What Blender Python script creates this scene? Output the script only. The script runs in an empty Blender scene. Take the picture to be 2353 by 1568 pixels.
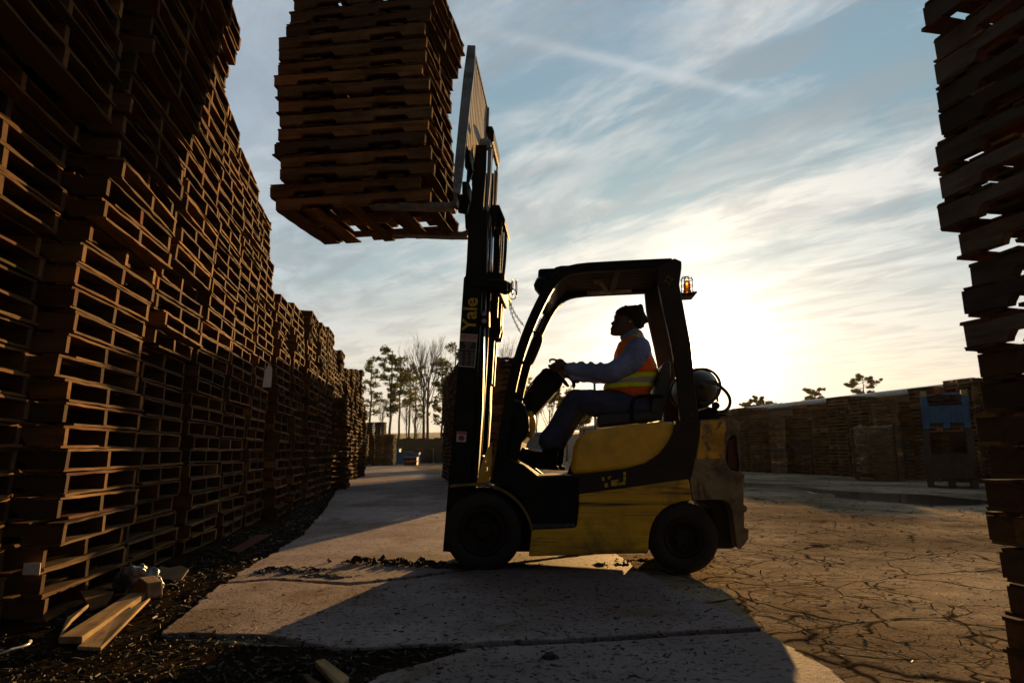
import bpy, bmesh, math, random
from mathutils import Vector, Matrix, noise
from mathutils.geometry import tessellate_polygon
R = math.radians
rnd = random.Random(7)
S = bpy.context.scene
COL = S.collection
# ---------------------------------------------------------------- camera
CAMH = 0.83; PITCH = R(9.2); FP = 1568.0
cd = bpy.data.cameras.new('camera'); cam = bpy.data.objects.new('camera', cd); COL.objects.link(cam)
cam.location = (0, 0, CAMH); cam.rotation_euler = (R(90) + PITCH, 0, 0)
cd.lens = 24; cd.sensor_width = 36; cd.clip_start = .05; cd.clip_end = 3000
cd.dof.use_dof = True; cd.dof.focus_distance = 5.1; cd.dof.aperture_fstop = 4.5
S.camera = cam
# ---------------------------------------------------------------- sun, sky, exposure
SUN_EL = R(7.35); SUN_AZ = R(14.67)
SD = Vector((math.sin(SUN_AZ) * math.cos(SUN_EL), math.cos(SUN_AZ) * math.cos(SUN_EL), math.sin(SUN_EL)))
sl = bpy.data.lights.new('sun', 'SUN'); so = bpy.data.objects.new('sun', sl); COL.objects.link(so)
sl.energy = 5.0; sl.angle = R(.55); sl.color = (1.0, .57, .20)
so.rotation_euler = SD.to_track_quat('Z', 'Y').to_euler()
S.view_settings.view_transform = 'Standard'; S.view_settings.look = 'None'
S.view_settings.exposure = 1.1; S.view_settings.gamma = 1.0

class NT:
    def __init__(s, tree):
        s.t = tree; s.n = tree.nodes; s.l = tree.links
    def new(s, typ, **kw):
        n = s.n.new(typ)
        for k, v in kw.items():
            if k.startswith('i_'):
                key = k[2:]
                key = int(key) if key.isdigit() else key.replace('_', ' ')
                s.put(n.inputs[key], v)
            else: setattr(n, k, v)
        return n
    def put(s, sock, v):
        if hasattr(v, 'is_output') or isinstance(v, bpy.types.NodeSocket): s.l.new(v, sock)
        elif isinstance(v, (tuple, list)) and sock.type == 'RGBA' and len(v) == 3: sock.default_value = (*v, 1)
        else: sock.default_value = v
    def m(s, op, a, b=0.0, c=None, clamp=False):
        n = s.new('ShaderNodeMath', operation=op); n.use_clamp = clamp
        s.put(n.inputs[0], a); s.put(n.inputs[1], b)
        if c is not None: s.put(n.inputs[2], c)
        return n.outputs[0]
    def vm(s, op, a, b=(0, 0, 0)):
        n = s.new('ShaderNodeVectorMath', operation=op); s.put(n.inputs[0], a); s.put(n.inputs[1], b)
        return n.outputs['Value'] if op in ('DOT_PRODUCT', 'LENGTH') else n.outputs[0]
    def mix(s, f, a, b, bt='MIX'):
        n = s.new('ShaderNodeMix', data_type='RGBA', blend_type=bt)
        s.put(n.inputs[0], f); s.put(n.inputs[6], a); s.put(n.inputs[7], b)
        return n.outputs[2]
    def ramp(s, f, pts, interp='LINEAR'):
        n = s.new('ShaderNodeValToRGB'); s.put(n.inputs[0], f); cr = n.color_ramp; cr.interpolation = interp
        while len(cr.elements) < len(pts): cr.elements.new(.5)
        for e, (p, c) in zip(cr.elements, pts):
            e.position = p; e.color = (*c, 1) if isinstance(c, (tuple, list)) else (c, c, c, 1)
        return n.outputs[0]
    def noise(s, vec, scale, detail=4, rough=.55, dist=0.0):
        n = s.new('ShaderNodeTexNoise'); s.put(n.inputs['Vector'], vec)
        n.inputs['Scale'].default_value = scale; n.inputs['Detail'].default_value = detail
        n.inputs['Roughness'].default_value = rough; n.inputs['Distortion'].default_value = dist
        return n.outputs[0]
    def smooth(s, v, lo, hi):
        n = s.new('ShaderNodeMapRange', interpolation_type='SMOOTHSTEP'); s.put(n.inputs[0], v)
        s.put(n.inputs[1], lo); s.put(n.inputs[2], hi); return n.outputs[0]

W = bpy.data.worlds.new('World'); S.world = W; W.use_nodes = True
W.node_tree.nodes.clear(); w = NT(W.node_tree)
tc = w.new('ShaderNodeTexCoord'); N = w.vm('NORMALIZE', tc.outputs['Generated'])
sx = w.new('ShaderNodeSeparateXYZ', i_0=N)
X, Y, Z = sx.outputs
ds = w.vm('DOT_PRODUCT', N, tuple(SD)); dsp = w.m('MAXIMUM', ds, 0.0)
zc = w.m('MAXIMUM', Z, .035)
pu = w.m('DIVIDE', X, zc); pv = w.m('DIVIDE', Y, zc)
# cirrus axes: u along the streaks, v across
cu = w.m('ADD', w.m('MULTIPLY', pu, .55), w.m('MULTIPLY', pv, -.83))
cv = w.m('ADD', w.m('MULTIPLY', pu, .83), w.m('MULTIPLY', pv, .55))
cvec = w.new('ShaderNodeCombineXYZ', i_0=w.m('MULTIPLY', cu, .42), i_1=w.m('MULTIPLY', cv, 1.25)).outputs[0]
n1 = w.noise(cvec, 1.3, 7, .58, .5)
cvec2 = w.new('ShaderNodeCombineXYZ', i_0=w.m('MULTIPLY', cu, 1.1), i_1=w.m('MULTIPLY', cv, 2.3), i_2=3.3).outputs[0]
n2 = w.noise(cvec2, 1.6, 8, .62, .4)
# soft low cloud banks read in elevation near the horizon
hvec = w.new('ShaderNodeCombineXYZ', i_0=w.m('MULTIPLY', X, 2.2), i_1=w.m('MULTIPLY', Z, 15.0), i_2=1.7).outputs[0]
n3 = w.noise(hvec, 1.3, 6, .55, .4)
nw = w.noise(cvec, .7, 3, .5)
vw = w.m('ADD', cv, w.m('MULTIPLY', w.m('SUBTRACT', nw, .5), .7))
def gauss(v, c, wd):
    q = w.m('DIVIDE', w.m('SUBTRACT', v, c), wd)
    return w.m('EXPONENT', w.m('MULTIPLY', w.m('MULTIPLY', q, q), -1.0))
base = w.ramp(Z, [(0, (.86, .70, .46)), (.06, (.84, .74, .58)), (.15, (.74, .71, .64)), (.25, (.38, .50, .53)), (.38, (.235, .385, .455)), (.6, (.23, .36, .48)), (1, (.12, .20, .34))])
rightside = w.smooth(pu, -.1, 1.0)
band = w.m('MULTIPLY', gauss(vw, 2.45, .26), rightside)
teal = w.m('MULTIPLY', gauss(vw, 1.75, .40), w.smooth(pu, -.2, .6))
clo = w.m('ADD', w.m('MULTIPLY', w.smooth(n1, .40, .62), .64), w.m('MULTIPLY', w.smooth(n2, .46, .70), .50))
lowf = w.smooth(Z, .30, .08)
clo = w.m('ADD', w.m('MULTIPLY', clo, w.m('SUBTRACT', 1.0, w.m('MULTIPLY', lowf, .7))), w.m('MULTIPLY', w.m('MULTIPLY', w.smooth(n3, .38, .68), lowf), .75))
clo = w.m('SUBTRACT', w.m('ADD', clo, w.m('MULTIPLY', band, w.m('ADD', .25, w.m('MULTIPLY', n2, 1.3)))), w.m('MULTIPLY', teal, .40), clamp=True)
warm = w.m('POWER', dsp, 14.0)
ccol = w.mix(warm, (.62, .68, .72), (.95, .88, .76))
ccol = w.mix(w.smooth(Z, .22, .04), ccol, (.86, .77, .60))
col = w.mix(clo, base, ccol)
# one old vapour trail, with frayed width
tl = w.m('SUBTRACT', w.m('ADD', w.m('MULTIPLY', pu, .365), -1.0 * 0), w.m('MULTIPLY', pv, .931))
tw = w.m('ADD', .012, w.m('MULTIPLY', n2, .03))
tg = gauss(tl, -1.423, tw)
tg = w.m('MULTIPLY', w.m('MULTIPLY', tg, w.smooth(pu, -.25, .1)), w.smooth(pu, .75, .62))
col = w.mix(w.m('MULTIPLY', tg, .38), col, (.78, .80, .82))
# left of the sun the sky falls to a greyer blue
n4 = w.noise(w.new('ShaderNodeCombineXYZ', i_0=w.m('MULTIPLY', cu, .8), i_1=w.m('MULTIPLY', cv, 1.6), i_2=8.0).outputs[0], 1.9, 7, .6, .6)
col = w.mix(w.m('MULTIPLY', w.smooth(n4, .43, .64), .60), col, w.mix(lowf, (.30, .36, .40), (.56, .54, .50)))
lf = w.m('MULTIPLY', w.smooth(pu, -.1, -.9), w.smooth(Z, .25, .5))
col = w.mix(w.m('MULTIPLY', lf, .5), col, (.33, .40, .52))
g1 = w.m('MULTIPLY', w.m('POWER', dsp, 30.0), .24)
g2 = w.m('MULTIPLY', w.m('POWER', dsp, 220.0), 1.3)
g3 = w.m('MULTIPLY', w.m('POWER', dsp, 3000.0), 14.0)
def sc(c, f):
    n = w.new('ShaderNodeVectorMath', operation='SCALE'); w.put(n.inputs[0], c); w.put(n.inputs['Scale'], f); return n.outputs[0]
glow = w.vm('ADD', w.vm('ADD', sc((1.0, .93, .80), g1), sc((1.0, .88, .68), g2)), sc((1.0, .72, .35), g3))
glow = sc(glow, w.smooth(Z, -.03, .05))
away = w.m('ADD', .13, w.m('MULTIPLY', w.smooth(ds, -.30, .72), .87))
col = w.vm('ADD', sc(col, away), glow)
sky = w.new('ShaderNodeTexSky', sky_type='NISHITA'); sky.sun_disc = False
sky.sun_elevation = SUN_EL; sky.sun_rotation = SUN_AZ; sky.altitude = 100; sky.air_density = 1; sky.dust_density = 2
col = w.vm('ADD', w.m('MULTIPLY', 1.0, 1.0) and col, sc(sky.outputs[0], .010))
col = w.mix(w.smooth(Z, 0.0, -.03), col, (.05, .045, .04))
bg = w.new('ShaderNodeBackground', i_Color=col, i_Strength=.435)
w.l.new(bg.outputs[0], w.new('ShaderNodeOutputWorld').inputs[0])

# ---------------------------------------------------------------- projection helpers (photo measurements -> places in the yard)
CP, SP = math.cos(PITCH), math.sin(PITCH)
def ray(px, py):
    d = 784 - py
    return Vector((px - 1176, FP * CP - d * SP, FP * SP + d * CP))
def ground(px, py, z=0.0):
    r = ray(px, py); t = (z - CAMH) / r.z
    return Vector((r.x * t, r.y * t, z))
def proj(p):
    q = Vector(p) - Vector((0, 0, CAMH))
    dp = q.y * CP + q.z * SP; up = -q.y * SP + q.z * CP
    return (1176 + FP * q.x / dp, 784 - FP * up / dp) if dp > .05 else (-9e9, 9e9)
def crop(ox, oy, k):
    return lambda x, y: ((ox + x / k) * .672, (oy + y / k) * .672)
c1 = crop(1450, 800, 1.30667); c2 = crop(850, 0, 1.742); c3 = crop(0, 0, 1.3633); c4 = crop(0, 1150, 1.3256)
c6 = crop(1500, 650, 2.4123); c7 = crop(1480, 1250, 2.0907); c8 = crop(1980, 1150, 1.8448)
c9 = crop(2000, 1000, 6.0308); c10 = crop(1700, 1000, 2.0907); dd = lambda x, y: (x, y)

# ---------------------------------------------------------------- object helpers
def tag(o, label=None, cat=None, group=None, kind=None):
    if label: o['label'] = label
    if cat: o['category'] = cat
    if group: o['group'] = group
    if kind: o['kind'] = kind
    return o
def empty(name, loc=(0, 0, 0), rz=0.0):
    o = bpy.data.objects.new(name, None); COL.objects.link(o); o.location = loc; o.rotation_euler = (0, 0, rz)
    o.empty_display_size = .1
    return o
class MB:
    def __init__(s): s.v = []; s.f = []; s.mi = []; s.sm = []
    def add(s, vs, fs, mi=0, smooth=False):
        b = len(s.v); s.v += [tuple(v) for v in vs]
        for f in fs: s.f.append(tuple(b + i for i in f)); s.mi.append(mi); s.sm.append(smooth)
        return s
    def box(s, c, d, rot=None, mi=0):
        hx, hy, hz = d[0] / 2, d[1] / 2, d[2] / 2
        vs = [Vector((x, y, z)) for x in (-hx, hx) for y in (-hy, hy) for z in (-hz, hz)]
        if rot: vs = [rot @ v for v in vs]
        vs = [v + Vector(c) for v in vs]
        return s.add(vs, [(0, 1, 3, 2), (4, 6, 7, 5), (0, 4, 5, 1), (2, 3, 7, 6), (0, 2, 6, 4), (1, 5, 7, 3)], mi)
    def poly(s, pts, y0, y1, mi=0, holes=()):
        """profile in x,z extruded along y"""
        loops = [list(pts)] + [list(h) for h in holes]
        vl = [[Vector((p[0], p[1], 0)) for p in l] for l in loops]
        tris = tessellate_polygon(vl); flat = [p for l in loops for p in l]; n = len(flat)
        vs = [(p[0], y0, p[1]) for p in flat] + [(p[0], y1, p[1]) for p in flat]
        area = sum(loops[0][i][0] * loops[0][(i + 1) % len(loops[0])][1] - loops[0][(i + 1) % len(loops[0])][0] * loops[0][i][1] for i in range(len(loops[0])))
        fs = []
        if not holes:
            m = len(pts); a = tuple(range(m)); b = tuple(range(2 * m - 1, m - 1, -1))
            fs += [a, b]
        else:
            for t in tris: fs.append(tuple(t)); fs.append(tuple(n + i for i in reversed(t)))
        o = 0
        for l in loops:
            m = len(l)
            for i in range(m):
                j = (i + 1) % m; fs.append((o + i, n + o + i, n + o + j, o + j))
            o += m
        return s.add(vs, fs, mi)
    def tube(s, path, r, seg=10, cap=True, smooth=True, closed=False, mi=0):
        P = [Vector(p) for p in path]; n = len(P); rr = r if isinstance(r, (list, tuple)) else [r] * n
        rings = []; up = None
        for i in range(n):
            t = (P[(i + 1) % n] - P[i - 1]) if closed or 0 < i < n - 1 else (P[1] - P[0] if i == 0 else P[-1] - P[-2])
            t.normalize()
            if up is None: up = t.orthogonal().normalized()
            up = (up - t * up.dot(t)).normalized(); sd = t.cross(up)
            rings.append([P[i] + (up * math.cos(2 * math.pi * k / seg) + sd * math.sin(2 * math.pi * k / seg)) * rr[i] for k in range(seg)])
        vs = [v for rg in rings for v in rg]; fs = []
        for i in range(n if closed else n - 1):
            a = i * seg; b = ((i + 1) % n) * seg
            for k in range(seg):
                k2 = (k + 1) % seg; fs.append((a + k, b + k, b + k2, a + k2))
        s.add(vs, fs, mi, smooth)
        if cap and not closed:
            b = len(s.v) - len(vs)
            s.f.append(tuple(b + k for k in range(seg))); s.mi.append(mi); s.sm.append(False)
            s.f.append(tuple(b + (n - 1) * seg + k for k in reversed(range(seg)))); s.mi.append(mi); s.sm.append(False)
        return s
    def lathe(s, prof, c, axis='y', seg=40, mi=0, smooth=True):
        """prof: list of (radius, offset along axis)"""
        vs = []; n = len(prof)
        for k in range(seg):
            a = 2 * math.pi * k / seg; ca, sa = math.cos(a), math.sin(a)
            for r, o in prof:
                v = (r * ca, o, r * sa) if axis == 'y' else (r * ca, r * sa, o) if axis == 'z' else (o, r * ca, r * sa)
                vs.append((v[0] + c[0], v[1] + c[1], v[2] + c[2]))
        fs = [(k * n + i, k * n + i + 1, ((k + 1) % seg) * n + i + 1, ((k + 1) % seg) * n + i) for k in range(seg) for i in range(n - 1)]
        return s.add(vs, fs, mi, smooth)
    def ell(s, c, r, rot=None, seg=16, rings=10, mi=0):
        vs = []; fs = []
        for i in range(rings + 1):
            t = math.pi * i / rings
            for k in range(seg):
                a = 2 * math.pi * k / seg
                v = Vector((r[0] * math.sin(t) * math.cos(a), r[1] * math.sin(t) * math.sin(a), r[2] * math.cos(t)))
                if rot: v = rot @ v
                vs.append(v + Vector(c))
        for i in range(rings):
            for k in range(seg):
                k2 = (k + 1) % seg; fs.append((i * seg + k, (i + 1) * seg + k, (i + 1) * seg + k2, i * seg + k2))
        return s.add(vs, fs, mi, True)
    def mesh(s, name, mats, fix=True):
        me = bpy.data.meshes.new(name); me.from_pydata(s.v, [], s.f)
        for m in (mats if isinstance(mats, (list, tuple)) else [mats]): me.materials.append(m)
        me.polygons.foreach_set('material_index', s.mi); me.polygons.foreach_set('use_smooth', s.sm)
        if fix:
            bm = bmesh.new(); bm.from_mesh(me); bmesh.ops.recalc_face_normals(bm, faces=bm.faces); bm.to_mesh(me); bm.free()
        me.update(); return me
    def build(s, name, mats, parent=None, bevel=0.0, fix=True, seg=2):
        o = bpy.data.objects.new(name, s.mesh(name, mats, fix)); COL.objects.link(o); o.parent = parent
        if bevel:
            b = o.modifiers.new('bevel', 'BEVEL'); b.width = bevel; b.segments = seg; b.limit_method = 'ANGLE'; b.angle_limit = R(35)
            b.harden_normals = False
        return o

# ---------------------------------------------------------------- materials
MATS = {}
def mat(name, color, rough=.6, metal=0.0, var=.25, scale=6.0, bump=.0, color2=None, c2=(.55, .7), bscale=None, stretch=(1, 1, 1), spec=.5, coat=0.0, dirt=0.0):
    if name in MATS: return MATS[name]
    m = bpy.data.materials.new(name); m.use_nodes = True; m.node_tree.nodes.clear(); t = NT(m.node_tree)
    co = t.new('ShaderNodeTexCoord').outputs['Object']
    mp = t.new('ShaderNodeMapping', i_Vector=co, i_Scale=stretch).outputs[0]
    n = t.noise(mp, scale, 6, .6)
    c = t.mix(t.smooth(n, .3, .7), tuple(x * (1 - var) for x in color), tuple(min(1, x * (1 + var)) for x in color))
    if color2:
        nn = t.noise(mp, scale * 1.7, 8, .65, .6); c = t.mix(t.smooth(nn, *c2), c, color2)
    if dirt:
        nd = t.noise(co, 3.0, 8, .7, .3); c = t.mix(t.m('MULTIPLY', t.smooth(nd, .45, .72), dirt), c, (.045, .035, .025))
    rr = t.m('ADD', rough - .08, t.m('MULTIPLY', n, .16))
    b = t.new('ShaderNodeBsdfPrincipled', i_Base_Color=c, i_Roughness=rr, i_Metallic=metal)
    b.inputs['Specular IOR Level'].default_value = spec; b.inputs['Coat Weight'].default_value = coat
    if bump:
        nb = t.noise(mp, bscale or scale * 5, 6, .65)
        t.l.new(t.new('ShaderNodeBump', i_Strength=bump, i_Distance=.01, i_Height=nb).outputs[0], b.inputs['Normal'])
    t.l.new(b.outputs[0], t.new('ShaderNodeOutputMaterial').inputs[0])
    MATS[name] = m; return m
def wood(name, stretch, tones, contrast=1.0, ax=None):
    m = bpy.data.materials.new(name); m.use_nodes = True; m.node_tree.nodes.clear(); t = NT(m.node_tree)
    co = t.new('ShaderNodeTexCoord').outputs['Object']
    oi = t.new('ShaderNodeObjectInfo').outputs['Random']
    at = t.new('ShaderNodeAttribute', attribute_name='tint').outputs['Fac']
    rv = t.m('FRACT', t.m('ADD', oi, at))
    sp = t.new('ShaderNodeSeparateXYZ', i_0=co)
    cell = t.m('FLOOR', t.m('ADD', t.m('MULTIPLY', sp.outputs[ax], 6.2 if ax == 0 else 2.4), t.m('MULTIPLY', rv, 7.0))) if ax is not None else 0.0
    wn = t.new('ShaderNodeTexWhiteNoise', noise_dimensions='1D', i_W=t.m('ADD', cell, t.m('MULTIPLY', rv, 531.0))).outputs[0]
    off = t.new('ShaderNodeCombineXYZ', i_0=t.m('MULTIPLY', rv, 37.0), i_1=t.m('MULTIPLY', rv, 91.0), i_2=0.0).outputs[0]
    mp = t.new('ShaderNodeMapping', i_Vector=t.vm('ADD', co, off), i_Scale=stretch).outputs[0]
    grain = t.noise(mp, 22, 6, .6, .4)
    blot = t.noise(t.vm('ADD', co, off), 4.0, 5, .6)
    # boards differ from each other: a coarse cell value across the deck
    c = t.ramp(t.m('FRACT', t.m('ADD', rv, t.m('MULTIPLY', wn, .45))) if ax is not None else rv, tones)
    c = t.mix(t.m('MULTIPLY', t.m('POWER', wn, 1.5), .75), c, (.02, .014, .010))
    c = t.mix(t.smooth(blot, .35, .75), c, t.mix(.55, c, (.075, .055, .038)))
    c = t.mix(t.m('MULTIPLY', t.smooth(grain, .42, .66), .55 * contrast), c, (.045, .028, .016))
    b = t.new('ShaderNodeBsdfPrincipled', i_Base_Color=c, i_Roughness=.8)
    b.inputs['Specular IOR Level'].default_value = .03
    hb = t.m('ADD', t.m('MULTIPLY', grain, .6), t.m('MULTIPLY', blot, .4))
    t.l.new(t.new('ShaderNodeBump', i_Strength=.7, i_Distance=.008, i_Height=hb).outputs[0], b.inputs['Normal'])
    t.l.new(b.outputs[0], t.new('ShaderNodeOutputMaterial').inputs[0]); MATS[name] = m; return m
TONES = [(0, (.19, .095, .036)), (.2, (.30, .155, .055)), (.4, (.085, .06, .042)), (.55, (.24, .12, .045)), (.7, (.065, .05, .040)), (.80, (.46, .28, .125)), (.87, (.22, .13, .06)), (.93, (.17, .10, .05)), (.965, (.15, .045, .033)), (1, (.12, .035, .032))]
DT = [(p, (c[0] * .74, c[1] * .63, c[2] * .45)) for p, c in TONES]
WS = wood('stringer_wood', (.14, 1, 1), DT, 1, 1)
WD = wood('deck_wood', (1, .14, 1), DT, 1, 0)
WSL = wood('fresh_stringer_wood', (.14, 1, 1), [(p, tuple(x * 1.45 for x in c)) for p, c in TONES], 1, 1)
WDL = wood('fresh_deck_wood', (1, .14, 1), [(p, tuple(x * 1.7 for x in c)) for p, c in TONES], 1, 0)
WSG = wood('grey_stringer_wood', (.14, 1, 1), [(0, (.26, .20, .15)), (.3, (.15, .12, .095)), (.5, (.36, .26, .18)), (.7, (.12, .10, .085)), (1, (.32, .24, .17))], 1, 1)
WP = wood('plank_wood', (.12, 1, 1), [(0, (.42, .27, .125)), (1, (.54, .36, .17))], 1.0)
# ---------------------------------------------------------------- ground
def ground_mat(name, kind):
    m = bpy.data.materials.new(name); m.use_nodes = True; m.node_tree.nodes.clear(); t = NT(m.node_tree)
    co = t.new('ShaderNodeNewGeometry').outputs['Position']
    big = t.noise(co, .35, 5, .6); mid = t.noise(co, 3.0, 7, .65, .2); fine = t.noise(co, 60, 5, .7); grit = t.noise(co, 170, 3, .6)
    if kind == 'yard':
        wv = t.vm('ADD', co, sc2(t, t.new('ShaderNodeTexNoise', i_Vector=co, i_Scale=1.4, i_Detail=4.0, i_Roughness=.45).outputs[1], .55))
        d = []
        wvar = t.noise(co, 1.7, 4, .6)
        for s_, wd in ((1.5, .030), (3.6, .042), (9.0, .075)):
            v = t.new('ShaderNodeTexVoronoi', feature='DISTANCE_TO_EDGE', i_Vector=wv, i_Scale=s_).outputs[0]
            d.append(t.smooth(v, t.m('MULTIPLY', t.m('ADD', .30, t.m('MULTIPLY', t.smooth(wvar, .34, .66), .8)), wd), 0.0))
        patchy = t.smooth(t.noise(co, .8, 5, .6), .40, .56); patchy2 = t.smooth(t.noise(co, 1.5, 5, .6), .46, .60)
        crack = t.m('MAXIMUM', d[0], t.m('MAXIMUM', t.m('MULTIPLY', d[1], patchy), t.m('MULTIPLY', d[2], t.m('MULTIPLY', patchy2, .8))))
        c = t.mix(t.smooth(mid, .3, .7), (.38, .295, .19), (.58, .465, .31))
        c = t.mix(t.smooth(big, .35, .65), c, (.19, .147, .095))
        c = t.mix(t.m('MULTIPLY', t.smooth(fine, .50, .68), .7), c, (.10, .072, .05))
        wet = t.smooth(t.noise(co, .9, 5, .6), .62, .72)
        stain = t.smooth(t.noise(co, 1.9, 8, .72, .5), .54, .66); c = t.mix(t.m('MULTIPLY', stain, .6), c, (.07, .05, .034)); crack = t.m('POWER', crack, .7); c = t.mix(t.m('MULTIPLY', crack, .93), c, (.010, .007, .005))
        h = t.m('ADD', t.m('ADD', t.m('MULTIPLY', mid, 1.3), t.m('MULTIPLY', fine, 1.0)), t.m('MULTIPLY', grit, .35))
        h = t.m('SUBTRACT', h, t.m('MULTIPLY', crack, .22)); h = t.m('ADD', h, t.m('MULTIPLY', t.noise(co, 15, 4, .65), .9)); dist = .022; rough = .9
    elif kind == 'slab':
        v = t.new('ShaderNodeTexVoronoi', i_Vector=co, i_Scale=55.0); agg = t.smooth(v.outputs[0], .30, .18)
        sp = t.noise(co, 34, 3, .5)
        c = t.mix(t.smooth(mid, .3, .7), (.23, .185, .175), (.33, .275, .262))
        c = t.mix(t.smooth(big, .4, .62), c, (.165, .13, .12))
        dirt = t.smooth(t.noise(co, .75, 7, .68, .5), .53, .60); c = t.mix(t.m('MULTIPLY', dirt, .6), c, (.13, .085, .038))
        scr = t.smooth(t.noise(t.new('ShaderNodeMapping', i_Vector=co, i_Scale=(1.2, .25, 1)).outputs[0], 4.5, 6, .7), .60, .70); c = t.mix(t.m('MULTIPLY', scr, .55), c, (.07, .055, .05))
        c = t.mix(t.m('MULTIPLY', agg, t.smooth(v.outputs[1], .55, .8)), c, (.30, .27, .25))
        c = t.mix(t.m('MULTIPLY', t.smooth(sp, .56, .66), .8), c, (.045, .034, .028))
        h = t.m('ADD', t.m('MULTIPLY', mid, .9), t.m('ADD', t.m('MULTIPLY', fine, .55), t.m('ADD', t.m('MULTIPLY', agg, .2), t.m('MULTIPLY', grit, .2)))); dist = .016; rough = .75
    else:
        v = t.new('ShaderNodeTexVoronoi', i_Vector=co, i_Scale=26.0).outputs[0]
        c = t.mix(t.smooth(mid, .35, .68), (.012, .008, .005), (.032, .021, .011))
        c = t.mix(t.smooth(fine, .58, .74), c, (.07, .043, .02))
        h = t.m('ADD', t.m('MULTIPLY', mid, 1.2), t.m('ADD', t.m('MULTIPLY', fine, .55), t.m('MULTIPLY', v, .35))); dist = .03; rough = .7
    b = t.new('ShaderNodeBsdfPrincipled', i_Base_Color=c, i_Roughness=rough)
    b.inputs['Specular IOR Level'].default_value = {'yard': 0.0, 'slab': .025, 'mulch': 0.0}[kind]
    t.l.new(t.new('ShaderNodeBump', i_Strength=1.0, i_Distance=dist, i_Height=h).outputs[0], b.inputs['Normal'])
    t.l.new(b.outputs[0], t.new('ShaderNodeOutputMaterial').inputs[0]); return m
def sc2(t, c, f):
    n = t.new('ShaderNodeVectorMath', operation='SCALE'); t.put(n.inputs[0], t.vm('SUBTRACT', c, (.5, .5, .5))); n.inputs['Scale'].default_value = f; return n.outputs[0]
GY = ground_mat('cracked_yard', 'yard'); GS = ground_mat('concrete', 'slab'); GM = ground_mat('wood_mulch', 'mulch')
def nz(x, y, s, z=0): return noise.noise(Vector((x * s, y * s, z)))
def sheet(name, xs, ys, zf, m):
    b = MB(); nx = len(xs)
    b.v = [(x, y, zf(x, y)) for y in ys for x in xs]
    b.f = [(j * nx + i, j * nx + i + 1, (j + 1) * nx + i + 1, (j + 1) * nx + i) for j in range(len(ys) - 1) for i in range(nx - 1)]
    b.mi = [0] * len(b.f); b.sm = [True] * len(b.f)
    return tag(b.build(name, m, fix=False), kind='structure')
def lin(a, b, n): return [a + (b - a) * i / n for i in range(n + 1)]
def yz(x, y):
    if not (-5 < x < 9.5 and .5 < y < 14.5): return 0.0
    k = min(1, (x + 5) / 2, (9.5 - x) / 2, (14.5 - y) / 3)
    return -.006 + k * (.006 * nz(x, y, 1.3) + .005 * nz(x, y, 4.1, 2) + .003 * nz(x, y, 11, 5))
sheet('ground', [-240, -100, -60, -20] + lin(-5, 9.5, 210) + [14, 25, 60, 120, 240], [-30, -10] + lin(.5, 14.5, 230) + [20, 30, 45, 80, 140, 330], yz, GY)
def slab(name, pts, z, m, jag=.012, th=.03, step=.03):
    """irregular paving sheet with broken edges, gently uneven top"""
    out = []
    for i, p in enumerate(pts):
        q = pts[(i + 1) % len(pts)]; L = math.hypot(q[0] - p[0], q[1] - p[1]); n = max(1, int(L / (step * (1 + .1 * p[1]))))
        for k in range(n):
            x = p[0] + (q[0] - p[0]) * k / n; y = p[1] + (q[1] - p[1]) * k / n
            out.append((x + jag * (nz(x, y, 4, 9) * 1.2 + nz(x, y, 17, 4) + .9 * nz(x, y, 50, 4)), y + jag * (nz(x, y, 4, 19) * 1.2 + nz(x, y, 17, 14) + .9 * nz(x, y, 50, 14))))
    bm = bmesh.new(); top = [bm.verts.new((x, y, z)) for x, y in out]; bot = [bm.verts.new((x * 1.0 + (0), y, z - th)) for x, y in out]
    n = len(out); bm.faces.new(top)
    for i in range(n): bm.faces.new((top[i], bot[i], bot[(i + 1) % n], top[(i + 1) % n]))
    bmesh.ops.recalc_face_normals(bm, faces=bm.faces)
    me = bpy.data.meshes.new(name); bm.to_mesh(me); bm.free(); me.materials.append(m)
    o = bpy.data.objects.new(name, me); COL.objects.link(o)
    bv = o.modifiers.new('worn_edge', 'BEVEL'); bv.width = .008; bv.segments = 2; bv.limit_method = 'ANGLE'; bv.angle_limit = R(50)
    return tag(o, kind='structure')
def g2(*a): p = ground(*a); return (p.x, p.y)
# mulch and rubbish strip at the foot of the stacks
slab('debris_strip', [(-4.2, .3), g2(1250, 1620), g2(1080, 1568), g2(1130, 1500), g2(1010, 1490), g2(700, 1480), g2(420, 1475), g2(380, 1462), g2(500, 1372), g2(575, 1312), g2(690, 1240), g2(745, 1180), g2(782, 1125), g2(835, 1082), (-9.5, 34), (-9.5, 8)], .006, GM, .06, .02, .12)
# the concrete road: near panel, middle panel, far panel
slab('concrete_slab', [g2(362, 1464), g2(440, 1462), g2(640, 1470), g2(770, 1498), g2(1000, 1489), g2(1105, 1482), g2(1300, 1476), g2(1500, 1463), g2(1745, 1447), g2(1650, 1402), g2(1565, 1367), g2(1475, 1318), g2(1420, 1280), g2(1410, 1272), g2(900, 1340), g2(800, 1352), g2(620, 1338), g2(505, 1349)], .020, GS, .016)
slab('concrete_slab', [g2(1105, 1497), g2(1300, 1488), g2(1500, 1475), g2(1750, 1459), g2(1830, 1505), g2(1910, 1550), g2(1960, 1590), (1.15, 1.2), (-.9, 1.2), g2(860, 1566), g2(1000, 1525), g2(1060, 1505)], .021, GS, .016)
slab('concrete_slab', [g2(520, 1343), g2(620, 1332), g2(800, 1344), g2(900, 1333), g2(1404, 1267), g2(1240, 1180), g2(1023, 1106), g2(930, 1067), g2(885, 1066), g2(830, 1078), g2(778, 1120), g2(740, 1180), g2(690, 1235), g2(570, 1306)], .016, GS, .02)
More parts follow.
